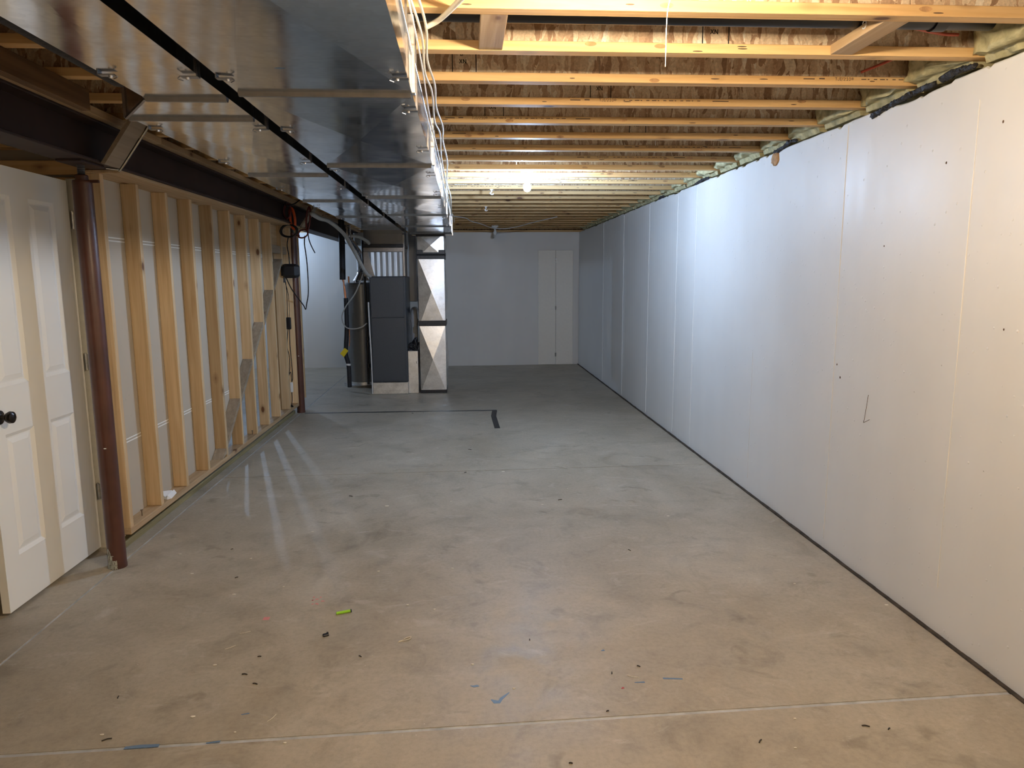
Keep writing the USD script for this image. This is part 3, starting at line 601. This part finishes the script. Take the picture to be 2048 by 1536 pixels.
# cables along the duct
def cable(name, pts, r, m, label, cat='cable', group=None, sides=7, n=8):
    return tag(obj(name, tube(pts, r, sides, n), m, smooth=True), label, cat, group)
cable('house_cable', [(-.135, 1.9, 2.30), (-.118, 2.32, 2.335), (-.112, 2.47, 2.318), (-.122, 2.7, 2.298), (-.108, 3.0, 2.290), (-.118, 3.4, 2.296), (-.102, 3.85, 2.300), (-.112, 4.2, 2.294), (-.10, 4.7, 2.26), (-.118, 5.3, 2.21), (-.11, 6.3, 2.22), (-.125, 7.4, 2.19), (-.12, 8.4, 2.24), (-.125, 9.6, 2.26)], .0046, 'cable_cream', 'cream electrical cable strung along the duct side, outermost of the bundle')
cable('house_cable', [(-.145, 2.0, 2.29), (-.128, 2.47, 2.308), (-.134, 2.75, 2.27), (-.122, 3.05, 2.275), (-.130, 3.5, 2.255), (-.12, 3.95, 2.285), (-.128, 4.4, 2.23), (-.12, 5.1, 2.18), (-.132, 5.8, 2.23), (-.128, 7.0, 2.20), (-.135, 8.2, 2.22)], .0042, 'cable_cream', 'cream electrical cable strung along the duct side, between two others')
cable('house_cable', [(-.138, 1.8, 2.25), (-.134, 2.5, 2.24), (-.138, 3.2, 2.20), (-.133, 4.0, 2.19), (-.137, 5.0, 2.16), (-.134, 6.0, 2.17), (-.137, 7.2, 2.15)], .0028, 'cable_white', 'thin white cable lying lowest against the duct side')
cable('cable_branch', [(-.112, 2.45, 2.326), (-.06, 2.40, 2.338), (.02, 2.2, 2.338), (.10, 2.02, 2.339)], .009, 'cable_cream', 'wider cream cable splitting off the bundle under the nearest joist')
cable('loose_cable', [(-.13, 9.2, 2.30), (.02, 9.75, 2.325), (.10, 10.3, 2.327), (.26, 10.7, 2.315), (.43, 11.25, 2.30), (.62, 11.3, 2.288), (.82, 11.1, 2.305), (1.0, 10.6, 2.327), (1.26, 9.75, 2.339)], .006, 'cable_white', 'white cable sagging below the far joists past the unlit lampholder')
cable('red_cable', [(1.62, 2.60, 2.40), (1.78, 2.68, 2.408), (1.86, 2.70, 2.412)], .006, 'cable_red', 'red cable in the bay behind the nearest joist, over the white wall')
cable('red_cable', [(1.74, 3.15, 2.40), (1.80, 3.1, 2.42), (1.86, 3.0, 2.44)], .006, 'cable_red', 'short red cable at a hole in the third joist web')
# two plastic hooks on the far joists
for (x, k, lab) in ((.262, 11, 'small white plastic hook under a joist, nearer of two past the bulb'), (.258, 15, 'small white plastic hook under a joist, farther of two past the bulb')):
    y, z = jy(k) + .02, ZJ
    t = thing('plastic_hook', lab, 'hook', 'white hooks under the far joists')
    obj('plate', cbox(x - .016, x + .016, y - .010, y + .010, z - .006, z - .0003, .001), 'white_plastic', t)
    obj('hook_arm', tube([(x - .004, y, z - .004), (x + .002, y, z - .02), (x - .012, y, z - .035), (x + .002, y, z - .047), (x + .020, y, z - .040)], .006, 8), 'white_plastic', t, smooth=True)

# ------------------------------------------------------------------ lamps
def lamp(x, y, k, label, bulb_mat, lit=True, chain=None, drop=0.0):
    """porcelain lampholder on a box hung on a bar between joists k and k+1"""
    t = thing('ceiling_lamp', label, 'lamp')
    z = ZJ
    obj('hanger_bar', cbox(x - .012, x + .012, jy(k) + .0532, jy(k + 1) - .0002, z + .008, z + .014, .001), 'hinge_metal', t)
    obj('outlet_box', cyl((x, y, z - .002), (x, y, z + .04), .05, 8), 'galvanized_bright', t)
    obj('lampholder', lathe([(0, z - .002), (.056, z - .002), (.056, z - .012), (.045, z - .022), (.026, z - .032), (.023, z - .052), (.019, z - .054), (0, z - .054)], (x, y, 0)), 'porcelain', t, smooth=40)
    zb_ = z - .052
    prof = [(0, zb_ + .006), (.0135, zb_ + .004), (.015, zb_ - .018), (.022, zb_ - .034), (.0295, zb_ - .052), (.030, zb_ - .064), (.026, zb_ - .080), (.015, zb_ - .091), (0, zb_ - .095)]
    obj('bulb', lathe(prof, (x, y, 0), 24), bulb_mat, t, smooth=50)
    if chain:
        obj('pull_string', tube([(x - .04, y + .01, z - .03)] + chain, .0012, 6), 'twine', t, smooth=True)
    return t
lamp(.505, 5.76, 8, 'lit white bulb in a porcelain lampholder under the middle joists', 'bulb_cool')
lamp(.47, 1.76, -2, 'warm lit bulb just above the view with a white pull string', 'bulb_warm', chain=[(.512, 1.80, 2.25), (.5, 1.80, 2.15), (.4985, 1.80, 2.03)])
lamp(.49, 11.45, 22, 'unlit porcelain lampholder and bulb near the end wall', 'porcelain')
lamp(.3, -1.60, -10, 'warm lit bulb under the joists behind the camera', 'bulb_rear')
lamp(-3.5, 11.46, 22, 'lit bulb in the back room, hidden behind the stud wall and beam', 'bulb_back')

# ------------------------------------------------------------------ furnace corner
f_ = thing('furnace', 'dark grey upright furnace cabinet under the supply duct', 'furnace')
FX0, FX1, FY0, FY1 = -1.244, -.775, 9.42, 10.12
obj('cabinet', cbox(FX0, FX1, FY0, FY1, .162, 1.553, .008), 'furnace_paint', f_)
obj('upper_panel', cbox(FX0 + .012, FX1 - .028, FY0 - .010, FY0 + .001, 1.02, 1.54, .004), 'furnace_paint', f_)
obj('lower_panel', cbox(FX0 + .012, FX1 - .028, FY0 - .010, FY0 + .001, .175, 1.015, .004), 'furnace_paint', f_)
obj('base', cbox(FX0 + .004, FX1, FY0 - .006, FY1, .001, .160, .004), 'galvanized_bright', f_)
obj('base_rib', [cbox(FX0 + .01, FX1 - .004, FY0 - .010, FY0 - .005, z, z + .006, .001) for z in (.045, .115, .15)], 'galvanized_bright', f_)
pl = thing('plenum', 'sheet metal plenum with a ribbed front between furnace and duct', 'plenum')
PX0, PX1 = -1.300, -.800
obj('plenum_box', box(PX0, PX1, FY0 + .012, FY1 - .05, 1.5545, DZ + .20), 'dull_metal', pl)
for i in range(6):
    x = PX0 + .055 + i * .0735
    obj('front_rib', hull([(x, FY0 + .0115, 1.556), (x + .072, FY0 + .0115, 1.556), (x + .036, FY0 - .012, 1.556), (x, FY0 + .0115, 1.865), (x + .072, FY0 + .0115, 1.865), (x + .036, FY0 - .012, 1.865)]), 'rib_metal', pl)
obj('collar_band', cbox(PX0 - .004, PX1 + .004, FY0 - .008, FY1 - .05, 1.872, 1.924, .003), 'cleat_metal', pl)
obj('tape_band', cbox(PX0 - .012, PX1 + .012, FY0 - .014, FY1 - .04, 1.926, 1.968, .003), 'black_tape', pl)
obj('corner_strip', cbox(PX1 + .001, PX1 + .026, FY0 - .004, FY0 + .03, 1.556, 2.09, .003), 'cleat_metal', pl)
obj('slanted_flange', hull([(PX0 - .006, FY0 - .012, 1.87), (PX0 + .05, FY0 - .012, 1.87), (PX0 + .13, FY0 - .012, 1.556), (PX0 - .006, FY0 - .012, 1.556), (PX0 - .006, FY0 + .01, 1.87), (PX0 + .05, FY0 + .01, 1.87), (PX0 + .13, FY0 + .01, 1.556), (PX0 - .006, FY0 + .01, 1.556)]), 'cleat_metal', pl)
rp = thing('return_drop', 'bright galvanized vertical return duct with crossed creases and black tape', 'duct')
RX0, RX1, RY0, RY1 = -.612, -.268, 9.452, 9.90
def xpanel(z0, z1, out=.034):
    """four sided duct length whose front and side are cross broken"""
    c = ((RX0 + RX1) / 2, RY0 - out, (z0 + z1) / 2); s = (RX1 + out, (RY0 + RY1) / 2, (z0 + z1) / 2); l = (RX0 - out, (RY0 + RY1) / 2, (z0 + z1) / 2)
    v = [(RX0, RY0, z0), (RX1, RY0, z0), (RX1, RY0, z1), (RX0, RY0, z1), c, (RX1, RY1, z0), (RX1, RY1, z1), s, (RX0, RY1, z0), (RX0, RY1, z1), l]
    f = [[0, 1, 4], [1, 2, 4], [2, 3, 4], [3, 0, 4], [1, 5, 7], [5, 6, 7], [6, 2, 7], [2, 1, 7], [0, 10, 8], [8, 10, 9], [9, 10, 3], [3, 10, 0], [8, 9, 6], [8, 6, 5], [0, 8, 5], [0, 5, 1], [3, 2, 6], [3, 6, 9]]
    m = trimesh.Trimesh(v, f, process=False); m.fix_normals(); return m
for z0, z1 in ((.012, .9), (.9005, 1.80), (1.8005, 2.0985)): obj('drop_section', xpanel(z0, z1), 'galvanized_bright', rp)
for z0, z1, q in ((.0005, .045, .004), (.90, .972, .012), (1.775, 1.822, .012), (1.838, 1.893, .014), (2.066, 2.0995, .016)):
    obj('tape_band', cbox(RX0 - q, RX1 + q, RY0 - q, RY1 + q, z0, z1, .004), 'black_tape', rp)
obj('flange_gap', cbox(RX0 - .012, RX1 + .012, RY0 - .010, RY1 + .01, 1.822, 1.838, .001), 'dark_gap', rp)
fb = thing('filter_box', 'pale metal filter box between furnace and return duct', 'filter box')
obj('box', cbox(FX1 + .002, RX0 - .028, 9.46, 10.05, .001, .570, .003), 'galvanized_bright', fb)
obj('latch', cbox(-.665, -.658, 9.452, 9.461, .40, .43, .001), 'dark_steel', fb)
vp = thing('vent_pipe', 'grey plastic vent pipe with an elbow behind the filter box', 'pipe')
obj('pipe', tube([(-.70, 9.80, .571), (-.70, 9.80, .80), (-.70, 9.80, .98), (-.705, 9.83, 1.06), (-.71, 9.93, 1.085), (-.71, 10.1, 1.085)], .048, 18, 6), 'pipe_gray', vp, smooth=True)
obj('coupling', cyl((-.70, 9.80, .93), (-.70, 9.80, .98), .054), 'pipe_gray', vp, smooth=40)
tag(obj('flue_duct', [cbox(-.79, -.675, 10.2, 10.5, 1.2, 2.3, .01)], 'pipe_gray'), 'tall grey sheet metal box behind the furnace', 'duct')
bw = thing('wire_bundle', 'tangle of black wires and valve lying on the pale filter box', 'wires')
obj('valve', lumpy((-.675, 9.56, .66), (.07, .06, .16), 9, .4), 'black_plastic', bw, smooth=True)
for k in range(5):
    a = rnd.random() * 6
    obj('wire', tube([(-.76 + .02 * k, 9.50 + .02 * k, .577), (-.75 + .03 * math.cos(a), 9.50, .63), (-.70, 9.5 + .02 * k, .60 + .02 * k), (-.65, 9.52, .58), (-.63, 9.54, .68)], .006, 6), 'cable_black', bw, smooth=True)
wh = thing('water_heater', 'tall grey cylindrical water heater left of the furnace', 'water heater')
HX, HY = -1.475, 10.33
obj('tank', lathe([(0, .07), (.242, .07), (.246, .08), (.246, 1.44), (.24, 1.462), (.2, 1.472), (0, 1.475)], (HX, HY, 0), 48), 'heater_gray', wh, smooth=40)
obj('base_ring', lathe([(0, .002), (.24, .002), (.24, .066), (.246, .07), (0, .07)], (HX, HY, 0), 48), 'galvanized_bright', wh, smooth=40)
obj('draft_hood', [lathe([(.11, 1.50), (.12, 1.50), (.06, 1.59), (.055, 1.62), (0, 1.62)], (HX, HY, 0))] + [cyl((HX + .1 * math.cos(a), HY + .1 * math.sin(a), 1.47), (HX + .1 * math.cos(a), HY + .1 * math.sin(a), 1.505), .006, 8) for a in (.3, 1.9, 3.4, 5.0)], 'galvanized_bright', wh, smooth=40)
obj('nipple', [cyl((HX - .17, HY - .05, 1.46), (HX - .17, HY - .05, 1.56), .012), cyl((HX + .17, HY - .1, 1.46), (HX + .17, HY - .1, 1.54), .012)], 'copper', wh, smooth=40)
tag(obj('drain_pan', lathe([(0, .0005), (.29, .0005), (.30, .03), (.296, .03), (.287, .0015), (0, .0015)], (HX, HY, 0), 48), 'galvanized', smooth=30), 'shallow metal pan on the floor under the water heater', 'pan')
tag(obj('flue_pipe', tube([(HX, HY, 1.621), (HX, HY, 1.75), (-1.49, 10.30, 1.86), (-1.56, 10.25, 1.98), (-1.62, 10.2, 2.1), (-1.63, 10.2, 2.3)], .055, 18, 6), 'foil', smooth=True), 'crinkled foil flue pipe rising from the water heater', 'pipe')
# insulated refrigerant line, gas pipe, hoses
ln = thing('refrigerant_line', 'black foam insulated pipe hanging left of the water heater', 'pipe')
obj('upper_sleeve', tube([(-1.62, 9.70, 2.30), (-1.622, 9.70, 1.95), (-1.632, 9.70, 1.515)], .040, 16), 'black_foam', ln, smooth=True)
obj('copper_tube', [tube([(-1.62, 9.70, 1.53), (-1.615, 9.70, 1.35), (-1.60, 9.70, 1.23)], .010, 8), tube([(-1.64, 9.71, 1.53), (-1.61, 9.71, 1.42), (-1.595, 9.71, 1.23)], .008, 8)], 'copper', ln, smooth=True)
obj('lower_sleeve', tube([(-1.60, 9.70, 1.27), (-1.602, 9.70, .9), (-1.625, 9.70, .62), (-1.63, 9.70, .5), (-1.60, 9.70, .36), (-1.595, 9.70, .06)], .029, 14), 'black_foam', ln, smooth=True)
obj('tie', [cyl((-1.602, 9.70, .36), (-1.60, 9.70, .385), .032, 14)], 'white_plastic', ln, smooth=40)
obj('copper_tube', tube([(-1.565, 9.675, .86), (-1.568, 9.67, .7), (-1.575, 9.665, .62)], .007, 8), 'copper', ln, smooth=True)
tg = obj('paper_tag', hull([(-1.700, 9.655, .527), (-1.634, 9.65, .605), (-1.585, 9.65, .565), (-1.650, 9.655, .478), (-1.698, 9.652, .528), (-1.634, 9.647, .604)]), 'yellow_tag'); tag(tg, 'bright yellow tag tied to the black insulated pipe', 'tag')
tag(obj('gas_pipe', [tube([(-1.340, 9.60, 2.05), (-1.330, 9.65, 1.3), (-1.335, 9.68, .3), (-1.337, 9.68, .10)], .017, 12)] + [cyl((-1.328, 9.675, z), (-1.328, 9.675, z + .05), .026, 12) for z in (.33, .62, .70)], 'black_plastic', smooth=40), 'thin black iron gas pipe between water heater and furnace', 'pipe')
tag(obj('conduit_strip', tube([(-1.270, 9.46, 1.22), (-1.262, 9.45, .8), (-1.252, 9.44, .4), (-1.252, 9.435, .003)], .010, 8), 'white_plastic', smooth=True), 'narrow white conduit down the left edge of the furnace', 'conduit')
cable('flexible_hose', [(-1.42, 6.9, 2.13), (-1.425, 7.3, 2.12), (-1.42, 7.8, 2.125), (-1.385, 8.5, 2.03), (-1.335, 8.9, 1.84), (-1.262, 9.25, 1.605), (-1.222, 9.375, 1.555)], .022, 'hose_gray', 'thick grey flexible conduit arcing down to the furnace', 'hose', sides=12)
cable('flexible_hose', [(-1.43, 9.15, 2.06), (-1.33, 9.22, 2.05), (-1.24, 9.3, 2.00), (-1.22, 9.35, 1.97)], .02, 'hose_gray', 'short grey hose beside the plenum top', 'hose', sides=12)
cable('looped_cable', [(-1.30, 9.50, 1.66), (-1.36, 9.52, 1.52), (-1.46, 9.55, 1.32), (-1.585, 9.58, 1.16), (-1.645, 9.6, 1.02), (-1.60, 9.60, .89), (-1.49, 9.60, .862), (-1.38, 9.58, .89), (-1.31, 9.56, .94)], .0085, 'hose_gray', 'grey cable hanging in a wide loop across the water heater')
cable('looped_cable', [(-1.33, 9.52, 1.72), (-1.40, 9.54, 1.56), (-1.43, 9.56, 1.49), (-1.45, 9.9, 1.49)], .010, 'black_plastic', 'black wire dropping to the top of the water heater')

# ------------------------------------------------------------------ things on and around the far post
spk = thing('speaker', 'black rounded plastic box hung on the far post with trailing cords', 'speaker')
obj('body', hull([(x * 1.0, y, z) for x, z in [(-1.838 + .084 * sx * a, 1.611 + .074 * sz * c) for sx in (-1, 1) for sz in (-1, 1) for a, c in ((1, .55), (.85, .9), (.6, 1))] for y in (7.70, 7.77)] + [(-1.838 + .05 * sx, 7.665, 1.611 + .045 * sz) for sx in (-1, 1) for sz in (-1, 1)]), 'black_plastic', spk)
obj('side_rim', cbox(-1.935, -1.918, 7.70, 7.76, 1.56, 1.66, .004), 'black_plastic', spk)
obj('bracket', [cyl((-1.838, 7.77, 1.61), (-1.87, 8.156, 1.61), .012), cbox(-1.93, -1.90, 7.72, 7.75, 1.49, 1.54, .004)], 'dark_steel', spk)
pb = thing('power_brick', 'black power adapter hanging from its cord at the stud wall', 'power adapter')
obj('body', cbox(-1.944, -1.896, 7.84, 7.87, .985, 1.115, .006), 'black_plastic', pb)
obj('lead', [tube([(-1.93, 7.855, 1.115), (-1.925, 7.84, 1.16), (-1.91, 7.80, 1.35), (-1.90, 7.74, 1.50)], .004, 6), tube([(-1.912, 7.855, 1.115), (-1.90, 7.84, 1.2), (-1.895, 7.80, 1.36), (-1.905, 7.74, 1.49)], .003, 6)], 'cable_black', pb, smooth=True)
ps = thing('power_strip', 'white plug adapter dangling on a black cord beside the far post', 'adapter')
obj('body', cbox(-1.950, -1.922, 7.89, 7.915, .285, .395, .004), 'white_plastic', ps)
obj('cord', tube([(-1.936, 7.90, .287), (-1.938, 7.90, .2), (-1.94, 7.88, .13), (-1.925, 7.86, .128)], .0045, 6), 'cable_black', ps, smooth=True)
obj('plug', hull([(-1.95, 7.86, .1256), (-1.91, 7.84, .1256), (-1.93, 7.88, .1256), (-1.94, 7.86, .155), (-1.92, 7.86, .14)]), 'black_plastic', ps)
cable('hanging_cord', [(-1.93, 7.85, .985), (-1.945, 7.84, .8), (-1.93, 7.85, .68), (-1.94, 7.88, .55), (-1.955, 7.88, .47), (-1.935, 7.89, .51), (-1.93, 7.9, .40)], .004, 'cable_black', 'thin black cord with a kink below the power adapter')
cable('hanging_cord', [(-1.915, 7.855, .985), (-1.92, 7.86, .78), (-1.915, 7.87, .62), (-1.918, 7.89, .45), (-1.93, 7.9, .40)], .0045, 'cable_black', 'straight black cord from the power adapter to the white plug')
cable('hanging_cord', [(-1.895, 7.75, 1.535), (-1.87, 7.9, 1.40), (-1.81, 8.10, 1.24), (-1.79, 8.12, 1.19), (-1.775, 8.12, 1.25), (-1.745, 8.1, 1.4), (-1.735, 8.05, 1.7), (-1.73, 7.95, 1.9), (-1.70, 7.85, 1.98)], .006, 'cable_black', 'black cord looping under the speaker around the far post')
cable('hanging_cord', [(-1.655, 7.8, 2.05), (-1.65, 7.8, 1.95), (-1.625, 7.8, 1.87), (-1.592, 7.8, 1.80)], .0055, 'cable_black', 'loose black cord end pointing at the pale back wall')
cable('hanging_cord', [(-1.84, 7.7, 1.96), (-1.855, 7.7, 1.88), (-1.85, 7.72, 1.78), (-1.845, 7.72, 1.68)], .0055, 'cable_black', 'short black cord from the coiled cable down to the speaker')
cable('hanging_cord', [(-1.79, 7.5, 2.339), (-1.80, 7.5, 2.28), (-1.785, 7.5, 2.26), (-1.72, 7.55, 2.29), (-1.68, 7.6, 2.33)], .006, 'cable_black', 'black cord draped at the beam top above the coils')
def coil(name, c, rx, rz, r, turns, m, label, tilt=0.0, cat='cable coil'):
    pts = []
    for i in range(int(turns * 14) + 1):
        a = i / 14 * 2 * math.pi; w = 1 + .07 * math.sin(a * 1.37 + i * .11)
        x, z = rx * w * math.cos(a), rz * w * math.sin(a)
        pts.append((c[0] + x * math.cos(tilt) - z * math.sin(tilt), c[1] + .02 * math.sin(a * .73), c[2] + x * math.sin(tilt) + z * math.cos(tilt)))
    tag(obj(name, tube(pts, r, 6, 3), m, smooth=True), label, cat)
coil('extension_cord', (-1.785, 7.70, 2.15), .024, .105, .009, 8, 'cable_orange', 'orange extension cord coiled in a narrow hank on the beam', .08)
coil('extension_cord', (-1.825, 7.66, 2.225), .035, .075, .006, 4, 'cable_dark_red', 'dark red cord hank hung at the beam above the orange coil', -.1)
coil('black_cord_coil', (-1.825, 7.68, 2.025), .085, .062, .007, 3.2, 'cable_black', 'black cable coiled in an open ring at the top of the far post', .1)
coil('extension_cord', (-1.70, 7.76, 2.00), .055, .04, .0055, 4.3, 'cable_dark_red', 'tangled dark red cord looped at the right of the far post', .5)
coil('extension_cord', (-1.645, 7.80, 2.16), .02, .12, .0055, 3, 'cable_dark_red', 'dark red cord strands hanging from the joists beside the far post', -.12)

# ------------------------------------------------------------------ bifold door leaning at the back wall
bd = thing('bifold_door', 'plain pale bifold door leaf pair leaning on the end wall corner', 'door panel', kind='thing')
for x0, x1 in ((1.272, 1.577), (1.581, 1.882)):
    obj('panel', cbox(x0, x1, 12.372, 12.402, .004, 1.994, .003), 'bifold_paint', bd)
for z in (.18, 1.0, 1.83):
    obj('hinge', [cyl((1.579, 12.369, z - .035), (1.579, 12.369, z + .035), .005, 8), cbox(1.566, 1.592, 12.3695, 12.3722, z - .03, z + .03, .0005)], 'hinge_metal', bd)

# ------------------------------------------------------------------ floor tape and small litter
tp = thing('floor_tape', 'black tape strip in an L shape stuck across the far floor', 'tape')
def strip(p, q, w): return sg.LineString([p, q]).buffer(w, cap_style=2)
obj('strip', prism(strip((-1.86, 8.135), (.345, 8.10), .024), .0012, .0002), 'black_tape', tp)
g = sg.LineString([(.322, 8.10), (.296, 7.75), (.308, 7.10)]).buffer(.029, cap_style=2)
obj('strip', prism(g, .0016, .0003), 'black_tape', tp)
MARKS = {'green foam dart': (-.58, 3.11), 'black clip': (-.623, 2.905), 'clear plastic tie': (-.28, 2.84), 'pink sticker scrap': (-.923, 3.085), 'blue hook shaped paint mark': (.094, 2.372),
         'blue stripe in the near joint': (-1.085, 2.206), 'near red post foot': (-1.887, 3.752), 'free end of the black tape': (.308, 7.10), 'red paint dot': (.566, 2.416), 'corner of the black tape': (.32, 8.10)}
def by_landmark(what, places):
    best = []
    for i, (x, y) in enumerate(places):
        c = []
        for m, (a, b) in MARKS.items():
            d = [math.hypot(p - a, q - b) for p, q in places]; c.append((sorted(d).index(d[i]), d[i], m))
        k, _, m = min(c); best.append(f'{what} on the floor, ' + ('nearest' if k == 0 else f'{ORD[k]} nearest') + f' to the {m}')
    return best
dt = thing('foam_dart', 'bright green foam dart with a dark blue tip on the floor', 'toy dart')
a0, a1 = np.array((-.612, 3.098, .0065)), np.array((-.552, 3.119, .0065))
obj('body', cyl(a0, a1, .0063, 16), 'foam_green', dt, smooth=40)
u = (a1 - a0) / np.linalg.norm(a1 - a0); obj('tip', cyl(a1 + u * .0002, a1 + u * .0055, .0068, 16), 'dart_tip', dt, smooth=40)
bc = thing('black_clip', 'small black plastic clip lying near the green dart', 'clip')
obj('body', rot(cbox(-.635, -.611, 2.895, 2.915, .0002, .008, .002), (0, 0, 1), 25, (-.623, 2.905, 0)), 'black_plastic', bc)
obj('tooth', rot(cbox(-.617, -.609, 2.911, 2.919, .0002, .010, .001), (0, 0, 1), 25, (-.623, 2.905, 0)), 'black_plastic', bc)
ct = thing('plastic_tie', 'clear bent plastic tie with an open loop on the floor', 'plastic tie')
obj('loop', tube([(-.305, 2.826, .0025), (-.29, 2.834, .003), (-.272, 2.835, .004), (-.257, 2.846, .004), (-.255, 2.862, .004), (-.268, 2.858, .003), (-.284, 2.846, .003)], .0021, 6), 'clear_plastic', ct, smooth=True)
obj('tail', hull([(-.308, 2.823, .0003), (-.285, 2.832, .0003), (-.283, 2.84, .0003), (-.296, 2.836, .003)]), 'clear_plastic', ct)
CHIPS = ((-.09, 3.579, .016), (-.477, 3.571, .016), (.006, 2.626, .013), (.607, 3.272, .009), (.283, 3.039, .006), (-.165, 3.114, .013), (-.294, 3.17, .014), (1.94, 2.993, .020), (.159, 2.447, .012), (-.804, 2.26, .009), (-1.02, 2.70, .017), (-.98, 2.36, .018), (-1.15, 3.35, .02), (1.62, 3.25, .014), (-1.45, 3.62, .02), (-.62, 2.19, .012), (1.12, 2.19, .010), (-1.25, 2.28, .014), (.5, 4.6, .016), (1.28, 4.3, .02), (-.95, 4.2, .016), (-.55, 4.66, .03), (-.12, 4.72, .012), (.28, 5.45, .03), (-.93, 3.42, .012), (.55, 6.9, .02), (1.42, 3.46, .012), (-1.2, 3.8, .014), (1.05, 2.04, .010), (-.4, 2.72, .006), (.72, 4.95, .014), (-1.62, 3.9, .02))
for (x, y, s), lab in zip(CHIPS, by_landmark('tiny white chip', [c[:2] for c in CHIPS])):
    o = obj('paint_chip', lumpy((x, y, .0016), (s, s * .6, .003), int(abs(x * 100) + y * 10), sub=1, amp=.35), 'chip_white'); tag(o, lab, 'chip', 'white chips on the floor')
CRUMBS = ((.633, 4.693, .03), (.02, 6.2, .03), (-.02, 5.45, .02), (-.88, 2.62, .022), (-.82, 2.55, .02), (-.86, 2.75, .014), (.545, 2.52, .013), (.66, 2.56, .014), (.31, 2.02, .012), (.03, 1.93, .012), (.95, 2.08, .02), (1.41, 2.11, .012), (1.34, 2.13, .025), (-1.2, 3.55, .016), (-1.3, 2.5, .014), (.48, 2.28, .010), (-.5, 8.03, .022), (-.62, 8.0, .02), (-1.22, 2.25, .03), (-.45, 2.72, .014), (.25, 2.8, .010), (-.83, 4.9, .03), (.9, 3.75, .02), (-1.35, 3.95, .014))
for (x, y, s), lab in zip(CRUMBS, by_landmark('tiny dark crumb', [c[:2] for c in CRUMBS])):
    a = rnd.random() * 3; h = s / 2
    o = obj('debris_bit', tube([(x - h * math.cos(a), y - h * math.sin(a), .0022), (x, y + .1 * s, .003), (x + h * math.cos(a), y + h * math.sin(a), .0022)],   .0022, 5, 3), 'twig'); tag(o, lab, 'debris', 'dark crumbs on the floor')
STRAWS = ((-.71, 2.31, .9), (-1.02, 2.82, .5), (-1.0, 2.95, .2), (.60, 2.5, -.6))
for (x, y, a), lab in zip(STRAWS, by_landmark('thin pale straw', [c[:2] for c in STRAWS])):
    o = obj('straw_bit', tube([(x, y, .002), (x + .02 * math.cos(a), y + .02 * math.sin(a), .003), (x + .045 * math.cos(a + .2), y + .045 * math.sin(a + .2), .002)], .0011, 5, 4), 'chip_white'); tag(o, lab, 'straw', 'pale straws on the floor')
